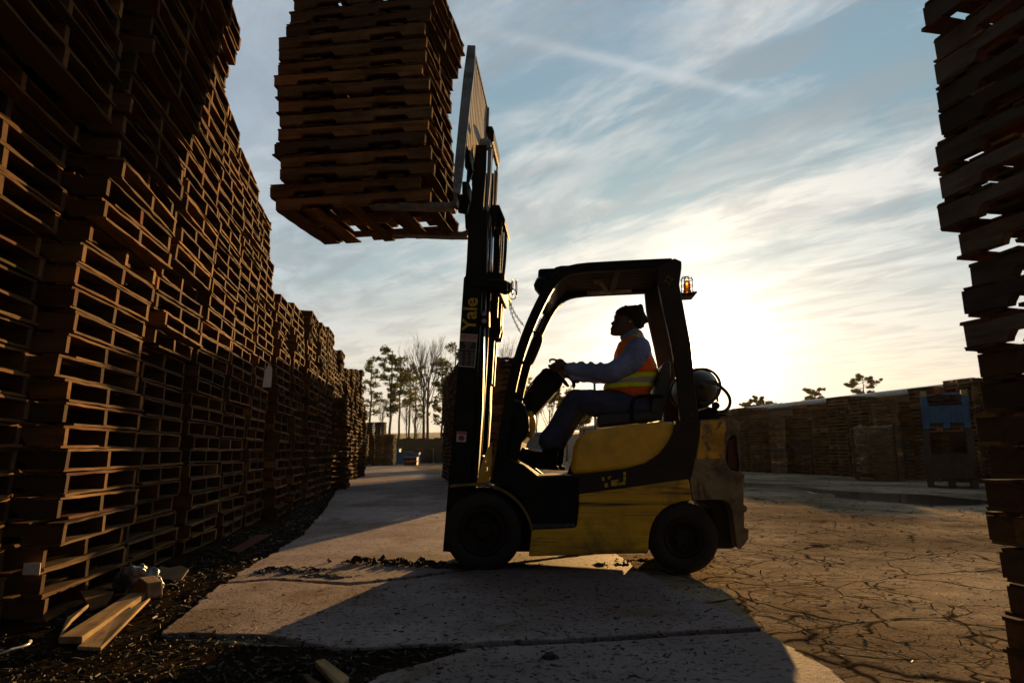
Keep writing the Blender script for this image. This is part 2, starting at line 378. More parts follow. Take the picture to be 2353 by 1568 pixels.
# distant low hill beyond the yard
hb = MB(); hx = lin(-236, 236, 50); rows = [(95, 0), (120, 2.2), (150, 4.6), (200, 6.2), (326, 9)]
for yy, hh in rows:
    for x in hx: hb.v.append((x, yy, (hh * (1 + .28 * nz(x, yy, .012) + .1 * nz(x, yy, .05)) if hh else -.3)))
nx = len(hx)
for j in range(len(rows) - 1):
    for i in range(nx - 1): hb.f.append((j * nx + i, j * nx + i + 1, (j + 1) * nx + i + 1, (j + 1) * nx + i)); hb.mi.append(0); hb.sm.append(True)
tag(hb.build('hill', mat('hill_grass', (.035, .05, .026), .9, var=.5, scale=.05, bump=.3, bscale=1.2), fix=False), kind='structure')

# ---------------------------------------------------------------- pallets
PH = .118
def board(b, x0, x1, y0, y1, z0, z1, along, rg, n=9, rough=.0055, warp=.004):
    """plank with ragged edges; 'along' is the long axis (0 = x, 1 = y)"""
    L0, L1 = (x0, x1) if along == 0 else (y0, y1); C0, C1 = (y0, y1) if along == 0 else (x0, x1)
    ph = rg.uniform(0, 6); w = rg.uniform(-warp, warp); vs = []
    for i in range(n + 1):
        t = i / n; l = L0 + (L1 - L0) * t; dz = w * math.sin(3.1 * t + ph) + rg.uniform(-1, 1) * rough * .4
        for c, z in ((C0, z0), (C1, z0), (C1, z1), (C0, z1)):
            cc = c + rg.uniform(-1, 1) * rough; zz = z + dz + rg.uniform(-1, 1) * rough * .28
            vs.append((l, cc, zz) if along == 0 else (cc, l, zz))
    fs = [(0, 1, 2, 3), tuple(4 * n + k for k in (3, 2, 1, 0))]
    for i in range(n):
        for k in range(4): fs.append((4 * i + k, 4 * i + 4 + k, 4 * i + 4 + (k + 1) % 4, 4 * i + (k + 1) % 4))
    b.add(vs, fs)
def stringer(b, L, y, z0, z1, t, rg, notch=True):
    h = z1 - z0; a = .15 * L; nb = .235 * L; d = h * .42; r = .022; lf = -L / 2
    pts = [(lf, z1), (lf + rg.uniform(0, .006), z0)]
    if notch:
        for s in (lf + a, L / 2 - a - nb):
            pts += [(s, z0), (s + .006, z0 + d - r), (s + r, z0 + d), (s + nb - r, z0 + d), (s + nb - .006, z0 + d - r), (s + nb, z0)]
    pts += [(L / 2 - rg.uniform(0, .006), z0), (L / 2, z1)]
    b.poly(pts, y - t / 2, y + t / 2)
def pallet_parts(seed, L=1.2, Wd=1.0):
    rg = random.Random(seed); dk = .0145; z1 = PH - dk; parts = {}
    ss = []
    for y in (-Wd / 2 + .02, rg.uniform(-.02, .02), Wd / 2 - .02):
        b = MB(); stringer(b, L - rg.uniform(.004, .03), y, dk - .001 if False else dk, z1, .037 + rg.uniform(-.003, .003), rg); ss.append(b)
    parts['stringer'] = ss
    for nm, n, z0, za in (('top_deck', 7, z1 + .0005, PH - .0008), ('bottom_deck', 5, .0008, dk - .0005)):
        b = MB(); pos = lin(-L / 2, L / 2, n - 1)
        for i, x in enumerate(pos):
            wd = rg.choice((.088, .095, .135)) if i in (0, n - 1) else rg.choice((.085, .09, .095, .13))
            x0 = x + rg.uniform(0, .022) if i == 0 else x - wd - rg.uniform(0, .022) if i == n - 1 else x - wd / 2 + rg.uniform(-.015, .015)
            if nm == 'top_deck' and 0 < i < n - 1 and rg.random() < .12: continue
            e0, e1 = rg.uniform(-.006, .01), rg.uniform(-.006, .01)
            if rg.random() < .08: e1 = -rg.uniform(.05, .2)
            board(b, x0 + rg.uniform(-.004, .004), x0 + wd, -Wd / 2 - e0, Wd / 2 + e1, z0, za, 1, rg, warp=.0035 if nm == 'top_deck' else .0045)
        parts[nm] = b
    return parts
NV = 8; VAR = []; ONE = []; RAW = []
for k in range(NV):
    p = pallet_parts(100 + k)
    VAR.append({'stringer': [s.mesh('stringer', WS) for s in p['stringer']], 'top_deck': p['top_deck'].mesh('top_deck', WD), 'bottom_deck': p['bottom_deck'].mesh('bottom_deck', WD)})
    b = MB()
    for q, mi in ((p['stringer'][0], 0), (p['stringer'][1], 0), (p['stringer'][2], 0), (p['top_deck'], 1), (p['bottom_deck'], 1)): b.add(q.v, q.f, mi)
    ONE.append(b.mesh('wooden_pallet', [WS, WD])); RAW.append(b)
painted = {'red': mat('red_paint', (.16, .03, .028), .7, var=.3, bump=.3, dirt=.7), 'blue': mat('blue_paint', (.03, .09, .20), .7, var=.3, bump=.3, dirt=.6)}
def put_pallet(loc, rz, sc_, label, group, detail, tilt=(0, 0), seed=0, fresh=None):
    k = seed % NV; rot = (tilt[0], tilt[1], rz)
    if detail:
        r = empty('wooden_pallet', loc); r.rotation_euler = rot; r.scale = sc_
        for me in VAR[k]['stringer']:
            o = bpy.data.objects.new('stringer', me); COL.objects.link(o); o.parent = r
            if fresh: o.material_slots[0].link = 'OBJECT'; o.material_slots[0].material = fresh
        for nm in ('top_deck', 'bottom_deck'):
            o = bpy.data.objects.new(nm, VAR[k][nm]); COL.objects.link(o); o.parent = r
    else:
        r = bpy.data.objects.new('wooden_pallet', ONE[k]); COL.objects.link(r); r.location = loc; r.rotation_euler = rot; r.scale = sc_
    return tag(r, label, 'pallet', group)
PAL = []      # every pallet standing in a stack, kept as records first
ORD = ['', 'lowest', 'second', 'third', 'fourth', 'fifth', 'sixth', 'seventh', 'eighth', 'ninth', 'tenth', 'eleventh', 'twelfth', 'thirteenth', 'fourteenth', 'fifteenth', 'sixteenth', 'seventeenth', 'eighteenth', 'nineteenth', 'twentieth',
       'twenty-first', 'twenty-second', 'twenty-third', 'twenty-fourth', 'twenty-fifth', 'twenty-sixth', 'twenty-seventh', 'twenty-eighth', 'twenty-ninth', 'thirtieth', 'thirty-first', 'thirty-second', 'thirty-third', 'thirty-fourth', 'thirty-fifth', 'thirty-sixth', 'thirty-seventh', 'thirty-eighth', 'thirty-ninth', 'fortieth', 'forty-first', 'forty-second']
# left wall. near-edge of each stack read off the photograph: (pixel x, pixel y) pairs from the ground up; az = direction of the row
AZL = R(-9.5); rowd = Vector((math.sin(AZL), math.cos(AZL), 0)); intow = Vector((-math.cos(AZL), math.sin(AZL), 0))
def interp(tab, y):
    if y >= tab[0][1]: return tab[0][0] + (tab[0][1] - y) * 0
    for (xa, ya), (xb, yb) in zip(tab, tab[1:]):
        if yb <= y <= ya: return xa + (xb - xa) * (ya - y) / max(1e-6, ya - yb)
    (xa, ya), (xb, yb) = tab[-2], tab[-1]; return xb + (yb - y) * .35
def stack(tab, Yc, wid, n, name, group, corner='near', depth=1.2, seed=1, dtl=True, az=None, jit=.022, pitch=PH + .003, single=None):
    rg = random.Random(seed); z = .005 if seed != 999 else 0
    a = AZL if az is None else az
    rd = Vector((math.sin(a), math.cos(a), 0)); iw = Vector((-math.cos(a), math.sin(a), 0))
    for k in range(n):
        x = 0.0
        for _ in range(3):
            px, py = proj((x, Yc, z + .06)); tx = interp(tab, py)
            x = tx_to_x(tx, Yc, z + .06)
        x += rg.uniform(-jit, jit) * (1.0 if k else .3); yy = Yc + rg.uniform(-jit, jit) * .8
        c = Vector((x, yy, 0)) + (rd * wid / 2 if corner == 'near' else -rd * wid / 2) + iw * depth / 2
        PAL.append(dict(loc=(c.x, c.y, z), rz=-a + math.pi + rg.uniform(-1, 1) * jit * 1.5, sc=(depth / 1.2, wid, 1), lv=k + 1, n=n, stack=name, group=group, detail=dtl, seed=rg.randrange(1000), key=abs(c.x), tilt=(rg.uniform(-.006, .006), rg.uniform(-.004, .004))))
        z += pitch * rg.uniform(.985, 1.02)
def tx_to_x(px, Yv, z):
    q = Yv * CP + (z - CAMH) * SP
    return (px - 1176) * q / FP
LW = 'pallets stacked along the left wall of stacks'
stack([(10, 1300), (20, 1180), (51, 991), (66, 925), (89, 740), (99, 545), (150, 505), (150, 330), (262, 275), (283, 120), (285, 0)], 3.42, 1.05, 36, 'the stack cut by the left picture edge', LW, 'far', seed=3, jit=.02)
stack([(96, 1432), (97, 1330), (109, 1272), (147, 1211), (155, 1158), (150, 1057), (152, 940), (152, 836), (175, 730), (190, 636), (202, 577), (205, 532), (247, 486), (259, 444), (266, 355), (301, 256), (316, 128), (348, 103), (355, 15)], 3.52, 1.03, 36, 'the first full stack from the left', LW, seed=5)
stack([(302, 1310), (297, 1232), (299, 1189), (314, 1133), (319, 976), (330, 839), (337, 793), (372, 734), (375, 597), (415, 560), (419, 525), (429, 444), (424, 370), (444, 266), (450, 150), (455, 20)], 4.68, .98, 38, 'the second full stack from the left', LW, seed=7)
stack([(418, 1303), (433, 1240), (436, 1163), (441, 1057), (444, 925), (451, 859), (471, 783), (478, 715), (500, 611), (505, 500), (508, 420), (500, 330), (492, 240)], 5.75, .97, 34, 'the third full stack from the left', LW, seed=9)
stack([(512, 1265), (510, 1150), (512, 1016), (530, 860), (540, 790), (545, 680), (560, 560), (556, 440), (548, 330)], 6.8, .95, 33, 'the fourth full stack from the left', LW, seed=11)
stack([(563, 1224), (566, 1140), (570, 1077), (575, 991), (590, 860), (595, 760), (600, 640), (590, 520), (586, 430)], 7.85, .95, 32, 'the fifth full stack from the left', LW, seed=13)
shx = [(634, 1212, 8.95, 24), (672, 1182, 10.0, 25), (706, 1165, 11.1, 26), (730, 1150, 12.2, 26), (748, 1135, 13.3, 27)]
for i, (bx, by, Yc, n) in enumerate(shx):
    stack([(bx, by), (bx + 5, 1000), (bx + 8, 800), (bx + 12, 620)], Yc, .97, n, 'the %s full stack from the left' % ['sixth', 'seventh', 'eighth', 'ninth', 'tenth'][i], LW, seed=20 + i, dtl=i < 2, jit=.03)
for i in range(9):
    Yc = 14.6 + 1.12 * i; bx = 1176 + FP * (-4.25 - .10 * (Yc - 15)) / Yc
    stack([(bx, 1130), (bx + 4, 950), (bx + 7, 700)], Yc, .98, 26 + (i * 5) % 4 - (6 if i == 8 else 0), 'the %s tall stack of the far left wall' % ORD[i + 1].replace('lowest', 'first'), 'pallets at the far end of the left wall', seed=40 + i, dtl=False, jit=.035)
stack([(798, 1120), (792, 1000), (790, 910)], 15.6, .98, 17, 'the short orange-lit stack before the far left wall', 'pallets of the short orange-lit stack', seed=60, dtl=False, jit=.02)
# right foreground stack: its notched side runs toward the camera
rt = [(2312, 1568), (2308, 1480), (2303, 1330), (2286, 1230), (2270, 1150), (2268, 1010), (2240, 970), (2238, 890), (2230, 800), (2208, 715), (2231, 650), (2216, 580), (2168, 520), (2151, 440), (2149, 320), (2134, 250), (2144, 180), (2150, 120), (2131, 60), (2116, 10)]
stack(rt, 2.62, 1.2, 24, 'the big stack at the right picture edge', 'pallets of the near right stack', 'far', depth=1.05, seed=71, az=R(-13), jit=.03)
for q in PAL[-24:]:
    q['loc'] = (q['loc'][0] + 1.05 * math.cos(R(-13)), q['loc'][1] - 1.05 * math.sin(R(-13)), q['loc'][2]); q['rz'] += math.pi / 2; q['sc'] = (1.0, 1.05, 1); q['key'] = .1
# stacks behind the forklift: a row running from right behind the mast to the far left
for i in range(8):
    Yc = 14.2 + 1.17 * i; x = .30 - .157 * (Yc - 14.0)
    bx = 1176 + FP * x / Yc
    a = R(-9)
    stack([(bx, 1130), (bx, 700)], Yc, 1.0, 23 if i < 2 else 26 if i > 5 else 25, 'the %s stack of the row behind the mast' % ORD[i + 1].replace('lowest', 'nearest'), 'pallets in the row behind the mast', seed=80 + i, dtl=False, az=a, jit=.02)
# far right wall
RW = 'pallets in the long row under the shed'
rdir = Vector((-.2105, .9776, 0)); nR = 24
for i in range(nR):
    Yc = 14.6 + 1.2 * i; x = 12.75 - .2153 * (Yc - 18.17)
    rg = random.Random(300 + i); slat = rg.random() < .8; n = 22 + rg.choice((-1, 0, 0, 1)) + (1 if i in (3, 4) else 0)
    if i == 6: n = 20; slat = False
    if i in (1, 2, 3): n = 22
    n += rg.choice((-3, -1, 0, 0))
    Yc += rg.uniform(-.04, .04)
    z = .004; j = rg.uniform(-.28, .28)
    a = math.atan2(-.2105, .9776)
    for k in range(n):
        ln = 1.0 if slat else 1.2
        PAL.append(dict(loc=(x + .5 + j + rg.uniform(-.02, .02), Yc + rg.uniform(-.02, .02), z), rz=-a + (0 if slat else math.pi / 2) + rg.uniform(-.02, .02), sc=(1, 1, 1) if slat else (.95, 1, 1), lv=k + 1, n=n, stack='the %s stack before the shed from the right' % ORD[i + 1].replace('lowest', 'first'), group=RW, detail=False, seed=rg.randrange(1000), key=0, tilt=(0, 0)))
        z += .119
# small far stacks beyond the end of the road
for nm, px, py, wd_, n, grp in (('the small far stack left of the road end', 862, 1069, 1.0, 16, 'pallets of the far stacks by the trees'), ('the small far stack against the trees', 843, 1066, 1.0, 24, 'pallets of the far stacks by the trees')):
    g0 = ground(px, py); rg = random.Random(px)
    for k in range(n):
        for s_ in (-.6, .6):
            PAL.append(dict(loc=(g0.x + s_, g0.y, .004 + k * .12), rz=rg.uniform(-.05, .05) + (0 if s_ > 0 else 1.57), sc=(1, 1, 1), lv=k + 1, n=n, stack=nm + (', right half' if s_ > 0 else ', left half'), group=grp, detail=False, seed=rg.randrange(1000), key=0, tilt=(0, 0)))
# rank by size in the picture; the 283 largest (plus the 17 on the forks) stay single pallets
def visible(q):
    px, py = proj((q['loc'][0], q['loc'][1], q['loc'][2] + .06)); s = 1.3 * FP / max(.3, q['loc'][1])*.6
    return -s < px < 2352 + s and -s * .6 < py < 1568 + s * .4
vis = []; rest = []
for q in PAL:
    if visible(q): vis.append(q)
    elif q['loc'][2] < 4.6: rest.append(q)
vis.sort(key=lambda q: Vector(q['loc']).length); NSING = 283
for q in vis[:NSING]:
    lab = '%s pallet from the ground in %s' % (ORD[q['lv']], q['stack']) if q['lv'] > 1 else 'lowest pallet in %s' % q['stack']
    if q['lv'] == q['n']: lab = 'topmost pallet in %s' % q['stack']
    put_pallet(q['loc'], q['rz'], q['sc'], lab, q['group'], q['detail'] and Vector(q['loc']).length < 9.5, q['tilt'], q['seed'], WSG if q['group'] == 'pallets of the near right stack' else None)
rest += vis[NSING:]
# second rank of stacks behind the front rank, so daylight does not come through the wall
for i in range(19):
    Yc = 1.6 + 1.12 * i; x = -4.05 - .15 * (Yc - 3.5) + (-.2 if i % 2 else 0)
    for k in range(33 if Yc < 7.5 else 22): rest.append(dict(loc=(x, Yc + .4, k * .121), rz=-AZL + math.pi, sc=(1, 1.08, 1), seed=(i * 31 + k * 7)))
SM = MB(); tints = []
for q in rest:
    b = RAW[q['seed'] % NV]; ca, sa = math.cos(q['rz']), math.sin(q['rz']); s0, s1, _ = q['sc']; lx, ly, lz = q['loc']
    base = len(SM.v)
    SM.v += [(lx + v[0] * s0 * ca - v[1] * s1 * sa, ly + v[0] * s0 * sa + v[1] * s1 * ca, lz + v[2]) for v in b.v]
    SM.f += [tuple(base + i for i in f) for f in b.f]; SM.mi += [m_ + 2 for m_ in b.mi] if q.get('group') == RW else b.mi; SM.sm += b.sm
    tints += [random.Random(q['seed'] + int(lz * 77)).random()] * len(b.v)
om = SM.build('stacked_pallets', [WS, WD, WSL, WDL], fix=False)
at = om.data.attributes.new('tint', 'FLOAT', 'POINT'); at.data.foreach_set('value', tints)
tag(om, 'farther wooden pallets massed in long weathered stacks round the yard', 'pallets', kind='stuff')
# ---------------------------------------------------------------- forklift
FY = 4.93; YAW = R(-4.5)
FO = Vector((0, FY, 0)); FXa = Vector((math.cos(YAW), math.sin(YAW), 0)); FYa = Vector((-math.sin(YAW), math.cos(YAW), 0))
def loc(p, y):
    """measured photo point -> (x, z) on the truck's own plane at depth y"""
    r = ray(*p); o = FO + FYa * y; nrm = FYa
    t = (o - Vector((0, 0, CAMH))).dot(nrm) / r.dot(nrm); q = Vector((0, 0, CAMH)) + r * t - o
    return (q.dot(FXa), q.z)
def PL(f, pts, y): return [loc(f(*p), y) for p in pts]
truck = empty('forklift', FO, YAW)
tag(truck, 'yellow and black forklift with raised mast, driven by a seated worker', 'forklift')
K = mat('black_paint', (.008, .007, .0065), .55, var=.3, bump=.15, bscale=40, spec=.18, color2=(.025, .019, .014), c2=(.6, .8), dirt=.3)
KB = mat('brown_black_paint', (.026, .018, .014), .5, spec=.25, var=.25, bump=.2, bscale=50, color2=(.075, .055, .04), c2=(.58, .8), dirt=.4)
YL = mat('yellow_paint', (.86, .47, .014), .34, var=.16, scale=4, bump=.12, bscale=30, dirt=.35, coat=.15)
YW = mat('scuffed_yellow_paint', (.82, .46, .014), .5, var=.3, scale=3.2, bump=.35, bscale=22, stretch=(.16, 1, 3.4), color2=(.06, .04, .025), c2=(.50, .66), dirt=.7)
CWm = mat('peeling_counterweight_paint', (.21, .17, .10), .5, var=.35, scale=3.5, bump=.6, bscale=22, color2=(.035, .026, .024), c2=(.46, .66), dirt=.4)
CWy = mat('peeling_yellow_paint', (.66, .37, .02), .5, var=.4, scale=7, bump=.6, bscale=22, color2=(.16, .13, .10), c2=(.54, .62), dirt=.4)
RB = mat('tyre_rubber', (.018, .016, .015), .85, var=.3, bump=.5, bscale=30, dirt=.5)
ST = mat('galvanised_steel', (.24, .24, .24), .42, metal=.6, var=.35, scale=9, bump=.2, color2=(.12, .11, .10), c2=(.55, .7))
RUST = mat('worn_fork_steel', (.20, .17, .15), .45, metal=.7, var=.4, scale=8, bump=.3, color2=(.08, .045, .03), c2=(.5, .7))
CHR = mat('chrome', (.75, .76, .78), .12, metal=1.0, var=.05)
CHN = mat('chain_steel', (.10, .085, .07), .4, metal=.8, var=.3)
SEATM = mat('seat_vinyl', (.03, .027, .026), .45, var=.2, bump=.2)
YG = mat('yellow_lettering', (.52, .37, .02), .6, var=.3, color2=(.10, .08, .03), c2=(.58, .68), scale=20)
WH = mat('white_sticker', (.55, .54, .52), .5, var=.1, dirt=.3); RD = mat('red_print', (.42, .03, .05), .5, var=.1); GR = mat('grey_print', (.30, .29, .28), .6, var=.1); DK = mat('dark_sticker', (.03, .028, .027), .6, var=.1)
def part(nm, b, m, par=None, bevel=.004, **k): return b.build(nm, m, par or truck, bevel, **k)
CW_ = .53   # centre line; far side mirrors the near side
def mir(y0, y1): return (2 * CW_ - y1, 2 * CW_ - y0)
def band(pts, hw, y0, y1, b=None, taper=None):
    """constant-width strip following pts (x,z)"""
    b = b or MB(); L = []; Rr = []; n = len(pts)
    for i, p in enumerate(pts):
        a = Vector(pts[max(0, i - 1)]); c = Vector(pts[min(n - 1, i + 1)]); t = (c - a).normalized(); nn = Vector((-t.y, t.x))
        h = hw if not taper else taper[i]
        L.append(Vector(p) + nn * h); Rr.append(Vector(p) - nn * h)
    vs = [(q.x, y, q.y) for y in (y0, y1) for q in L + Rr]; m = 2 * n; fs = []
    for i in range(n - 1):
        fs += [(i, i + 1, n + i + 1, n + i), (m + i, m + n + i, m + n + i + 1, m + i + 1), (i, m + i, m + i + 1, i + 1), (n + i, n + i + 1, m + n + i + 1, m + n + i)]
    fs += [(0, n, m + n, m), (n - 1, m + n - 1, m + 2 * n - 1, 2 * n - 1)]
    return b.add(vs, fs)
def smoothpts(pts, it=2):
    for _ in range(it):
        o = [pts[0]]
        for a, b in zip(pts, pts[1:]):
            o += [(a[0] * .75 + b[0] * .25, a[1] * .75 + b[1] * .25), (a[0] * .25 + b[0] * .75, a[1] * .25 + b[1] * .75)]
        o.append(pts[-1]); pts = o
    return pts
# wheels
def wheel(nm, cx, r, w, y0, sgn, rr):
    b = MB(); b.lathe([(rr, .03), (rr + .012, .006), (r * .80, 0), (r * .93, .012), (r * .985, .035), (r, .06), (r, w - .06), (r * .97, w - .02), (r * .8, w), (rr, w - .02)], (cx, 0, r), seg=56)
    if sgn < 0: b.v = [(v[0], w - v[1], v[2]) for v in b.v]
    b.v = [(v[0], v[1] + y0, v[2]) for v in b.v]
    t = part(nm, b, RB, bevel=0)
    rm = MB(); prof = [(0, .055), (.035, .052), (.05, .045), (.055, .07), (rr * .62, .075), (rr * .80, .045), (rr * .86, .02), (rr * .93, .014), (rr + .004, .018), (rr + .004, .05), (rr * .9, .09), (0, .09)]
    rm.lathe(prof, (cx, 0, r), seg=44)
    for k in range(6):
        a = k * math.pi / 3; rm.lathe([(0, .042), (.012, .042), (.014, .066), (.0, .066)], (cx + rr * .42 * math.cos(a), 0, r + rr * .42 * math.sin(a)), seg=6, smooth=False)
    if sgn < 0: rm.v = [(v[0], w - v[1], v[2]) for v in rm.v]
    rm.v = [(v[0], v[1] + y0, v[2]) for v in rm.v]
    o = rm.build('rim', mat('wheel_rim_paint', (.022, .016, .013), .6, var=.3, dirt=.4, spec=.2), t)
    return t
xf = loc(c7(352, 1205), 0)[0]; xr = loc(c8(664, 1280), 0)[0]
for yy, s in ((0.0, 1), (2 * CW_ - .19, -1)): wheel('front_wheel', xf, .276, .19, yy, s, .165)
for yy, s in ((.03, 1), (2 * CW_ - .20, -1)): wheel('rear_wheel', xr, .243, .17, yy, s, .13)
# chassis core (dark) between the side panels
core = MB(); y = .13
core.poly(PL(c1, [(330, 1130), (470, 1240), (480, 1420), (1000, 1420), (1010, 1300), (1060, 1235), (1200, 1200), (1215, 1000), (1200, 850), (700, 900), (640, 1075), (500, 1095), (400, 1040)], y), y + .14, 2 * CW_ - y - .14)
core.poly(PL(c7, [(150, 870), (420, 870), (560, 960), (660, 1100), (700, 1330), (600, 1330), (520, 1150), (400, 1040), (200, 1010), (120, 1100)], .2), .22, 2 * CW_ - .22)
part('chassis', core, K, bevel=.006)
axle = MB(); axle.lathe([(0, .18), (.06, .18), (.06, .88), (0, .88)], (xf, 0, .285), seg=20); axle.lathe([(0, .2), (.05, .2), (.05, .86), (0, .86)], (xr, 0, .243), seg=20)
axle.box((xf + .12, CW_, .22), (.35, .5, .16)); part('axle', axle, K)
# fenders (both sides)
fpts = smoothpts([loc(c7(*p), .01) for p in [(120, 862), (200, 852), (300, 848), (400, 853), (500, 888), (600, 958), (665, 1048), (700, 1130), (706, 1180)]], 2)
fmat = mat('fender_edge_paint', (.16, .11, .02), .5, var=.4, color2=(.05, .04, .03), dirt=.6)
for y0, y1 in ((.01, .22), mir(.01, .22)): part('fender', band(fpts, .008, y0, y1), fmat)
# black cowl and step side, one each side
cw = PL(c1, [(300, 1112), (330, 1000), (360, 985), (395, 1010), (440, 1030), (500, 1078), (512, 1086), (700, 1081), (700, 1161), (692, 1200), (679, 1308), (482, 1312), (476, 1270), (455, 1215), (420, 1165), (380, 1130)], .05)
for y0, y1 in ((.05, .16), mir(.05, .16)): part('step_panel', MB().poly(cw, y0, y1), K, bevel=.01)
sp = MB(); sp.poly(PL(c1, [(482, 1296), (672, 1291), (675, 1308), (482, 1313)], .02), .02, .06)
for i in range(26):
    xx, zz = loc(c1(488 + i * 7.2, 1294), .03); sp.lathe([(0, .0), (.006, .0), (.004, .005), (0, .006)], (xx, .035 + .012 * (i % 2), zz), 'z', seg=6, smooth=False)
part('step_tread', sp, mat('step_grit', (.05, .05, .048), .5, var=.5, scale=60, bump=1.0, bscale=90))
# yellow lower panel with rear wheel arch
lp = [(690, 1160), (800, 1145), (950, 1125), (1100, 1103), (1182, 1092), (1190, 1140), (1197, 1188), (1150, 1193), (1100, 1208), (1062, 1232), (1035, 1262), (1018, 1295), (1008, 1330), (1002, 1370), (1002, 1424), (700, 1432), (466, 1439), (470, 1400), (480, 1318), (560, 1316), (673, 1310), (681, 1300), (690, 1220)]
for y0, y1 in ((.02, .14), mir(.02, .14)): part('lower_side_panel', MB().poly(PL(c1, lp, .02), y0, y1), YW, bevel=.012, seg=3)
# dark sweeping side band
bd = [(500, 1088), (560, 1084), (655, 1074), (780, 1062), (900, 1046), (990, 1021), (1050, 980), (1090, 930), (1115, 880), (1126, 834), (1140, 830), (1228, 826), (1231, 850), (1226, 900), (1212, 985), (1200, 1050), (1190, 1090), (1100, 1101), (950, 1123), (800, 1143), (688, 1160), (690, 1120), (692, 1088)]
for y0, y1 in ((.03, .16), mir(.03, .16)): part('side_band', MB().poly(PL(c1, bd, .03), y0, y1), KB, bevel=.008)
# hood
hp = [(655, 1078), (657, 1040), (662, 985), (668, 945), (678, 918), (700, 898), (735, 882), (780, 870), (850, 858), (930, 848), (1000, 841), (1127, 834), (1127, 900), (1100, 960), (1060, 1010), (1000, 1040), (900, 1066)]
hood = part('hood', MB().poly(PL(c1, hp, .06), .06, 2 * CW_ - .06), YL, bevel=.045, seg=5)
# counterweight with tail recess
cwp = [(1233, 830), (1290, 826), (1380, 826), (1398, 832), (1411, 845), (1415, 866), (1411, 888), (1411, 960), (1413, 1060), (1428, 1068), (1431, 1078), (1427, 1120), (1427, 1205), (1443, 1218), (1441, 1236), (1429, 1242), (1430, 1309), (1450, 1318), (1447, 1358), (1434, 1380), (1413, 1404), (1396, 1400), (1391, 1350), (1384, 1290), (1376, 1240), (1364, 1205), (1345, 1188), (1300, 1184), (1200, 1188), (1192, 1140), (1187, 1092), (1200, 1045), (1214, 985), (1228, 900)]
hole = [(1352, 930), (1366, 905), (1385, 896), (1394, 905), (1400, 960), (1410, 1030), (1404, 1060), (1372, 1052), (1356, 1035), (1347, 1000)]
for y0, y1 in ((.04, .20), mir(.04, .20)):
    o = part('counterweight', MB().poly(PL(c1, cwp, .04), y0, y1, holes=[PL(c1, hole, .04)]), CWm, bevel=.022, seg=3)
    tl_ = MB().poly(PL(c1, [(1352, 925), (1385, 897), (1408, 1000), (1404, 1060), (1356, 1040)], .1), *((.10, .14) if y0 < .5 else mir(.10, .14)))
    part('tail_light', tl_, mat('tail_lens', (.10, .012, .01), .3, var=.2), o)
cwb = MB(); cwb.poly(PL(c1, [(1240, 840), (1385, 840), (1400, 870), (1402, 1060), (1418, 1080), (1415, 1200), (1412, 1300), (1420, 1370), (1400, 1412), (1305, 1412), (1310, 1300), (1290, 1225), (1235, 1200), (1200, 1190), (1205, 1050), (1225, 960)], .1), .20, 2 * CW_ - .20)
part('counterweight_core', cwb, KB, bevel=.01)
yp = [(1236, 836), (1290, 832), (1345, 832), (1350, 870), (1338, 900), (1342, 950), (1338, 1000), (1290, 1002), (1216, 1004), (1228, 930)]
part('yellow_paint_patch', MB().poly(PL(c1, yp, .037), .037, .06), CWy, bevel=.004)
# overhead guard: two side frames, roof slats, cross bars
gf = smoothpts([loc(c1(*p), .09) for p in [(325, 1105), (343, 960), (362, 850), (385, 700), (420, 552), (462, 430), (508, 325), (553, 240), (590, 192), (635, 162), (700, 147), (820, 140), (960, 133), (1110, 126)]], 1)
gr_ = [(1118, 107), (1040, 148), (1048, 235), (1060, 300), (1090, 430), (1112, 540), (1130, 660), (1143, 830), (1150, 850), (1225, 850), (1222, 780), (1212, 700), (1202, 600), (1190, 490), (1165, 360), (1140, 225), (1150, 150), (1150, 121)]
for y0, y1 in ((.09, .16), mir(.09, .16)):
    part('guard_front_pillar', band(gf, .036, y0, y1), K, bevel=.012, seg=3)
    part('guard_rear_pillar', MB().poly(PL(c1, gr_, .09), y0 - .004, y1 - .01), KB, bevel=.01, seg=3)
zt = loc(c1(800, 142), .09)[1]; x0r = loc(c1(600, 190), .09)[0]; x1r = loc(c1(1120, 126), .09)[0]; z1r = loc(c1(1120, 126), .09)[1]
rf = MB()
for i in range(15):
    yy = .19 + i * (2 * CW_ - .38) / 14
    a = math.atan2(z1r - zt, x1r - x0r)
    rf.box(((x0r + x1r) / 2, yy, (zt + z1r) / 2 + .004), (x1r - x0r, .030, .022), Matrix.Rotation(-a, 3, 'Y'))
part('roof_bars', rf, K)
part('roof_panel', MB().poly([(x0r - .03, zt + .018), (x0r + .02, zt + .03), (x1r, z1r + .03), (x1r, z1r + .018)], .165, 2 * CW_ - .165), mat('tinted_roof_sheet', (.03, .027, .025), .3, var=.1))
for q in ((x0r - .06, zt - .04, .09, .05), (x1r - .02, z1r - .02, .10, .06), (x0r + .45, zt, .05, .03)): part('roof_cross_bar', MB().box((q[0], CW_, q[1]), (q[2], 2 * CW_ - .32, q[3])), K)
vis_ = PL(c1, [(508, 151), (520, 146), (600, 142), (650, 140), (590, 200), (560, 245), (545, 262), (520, 270), (505, 205)], .12)
part('roof_visor', MB().poly(vis_, .17, 2 * CW_ - .17), K, bevel=.01)
for y0, y1 in ((.12, .26), mir(.12, .26)):
    hl = part('headlight', MB().poly(PL(c1, [(487, 228), (497, 205), (515, 190), (550, 195), (545, 262), (520, 270)], .12), y0, y1), K, bevel=.012, seg=3)
    cx_, cz_ = loc(c1(514, 195), .12); ln = MB(); ln.ell((cx_, (y0 + y1) / 2, cz_), (.028, .05, .022)); ln.build('lens', mat('blue_glass', (.35, .6, .75), .12, var=.1), hl)
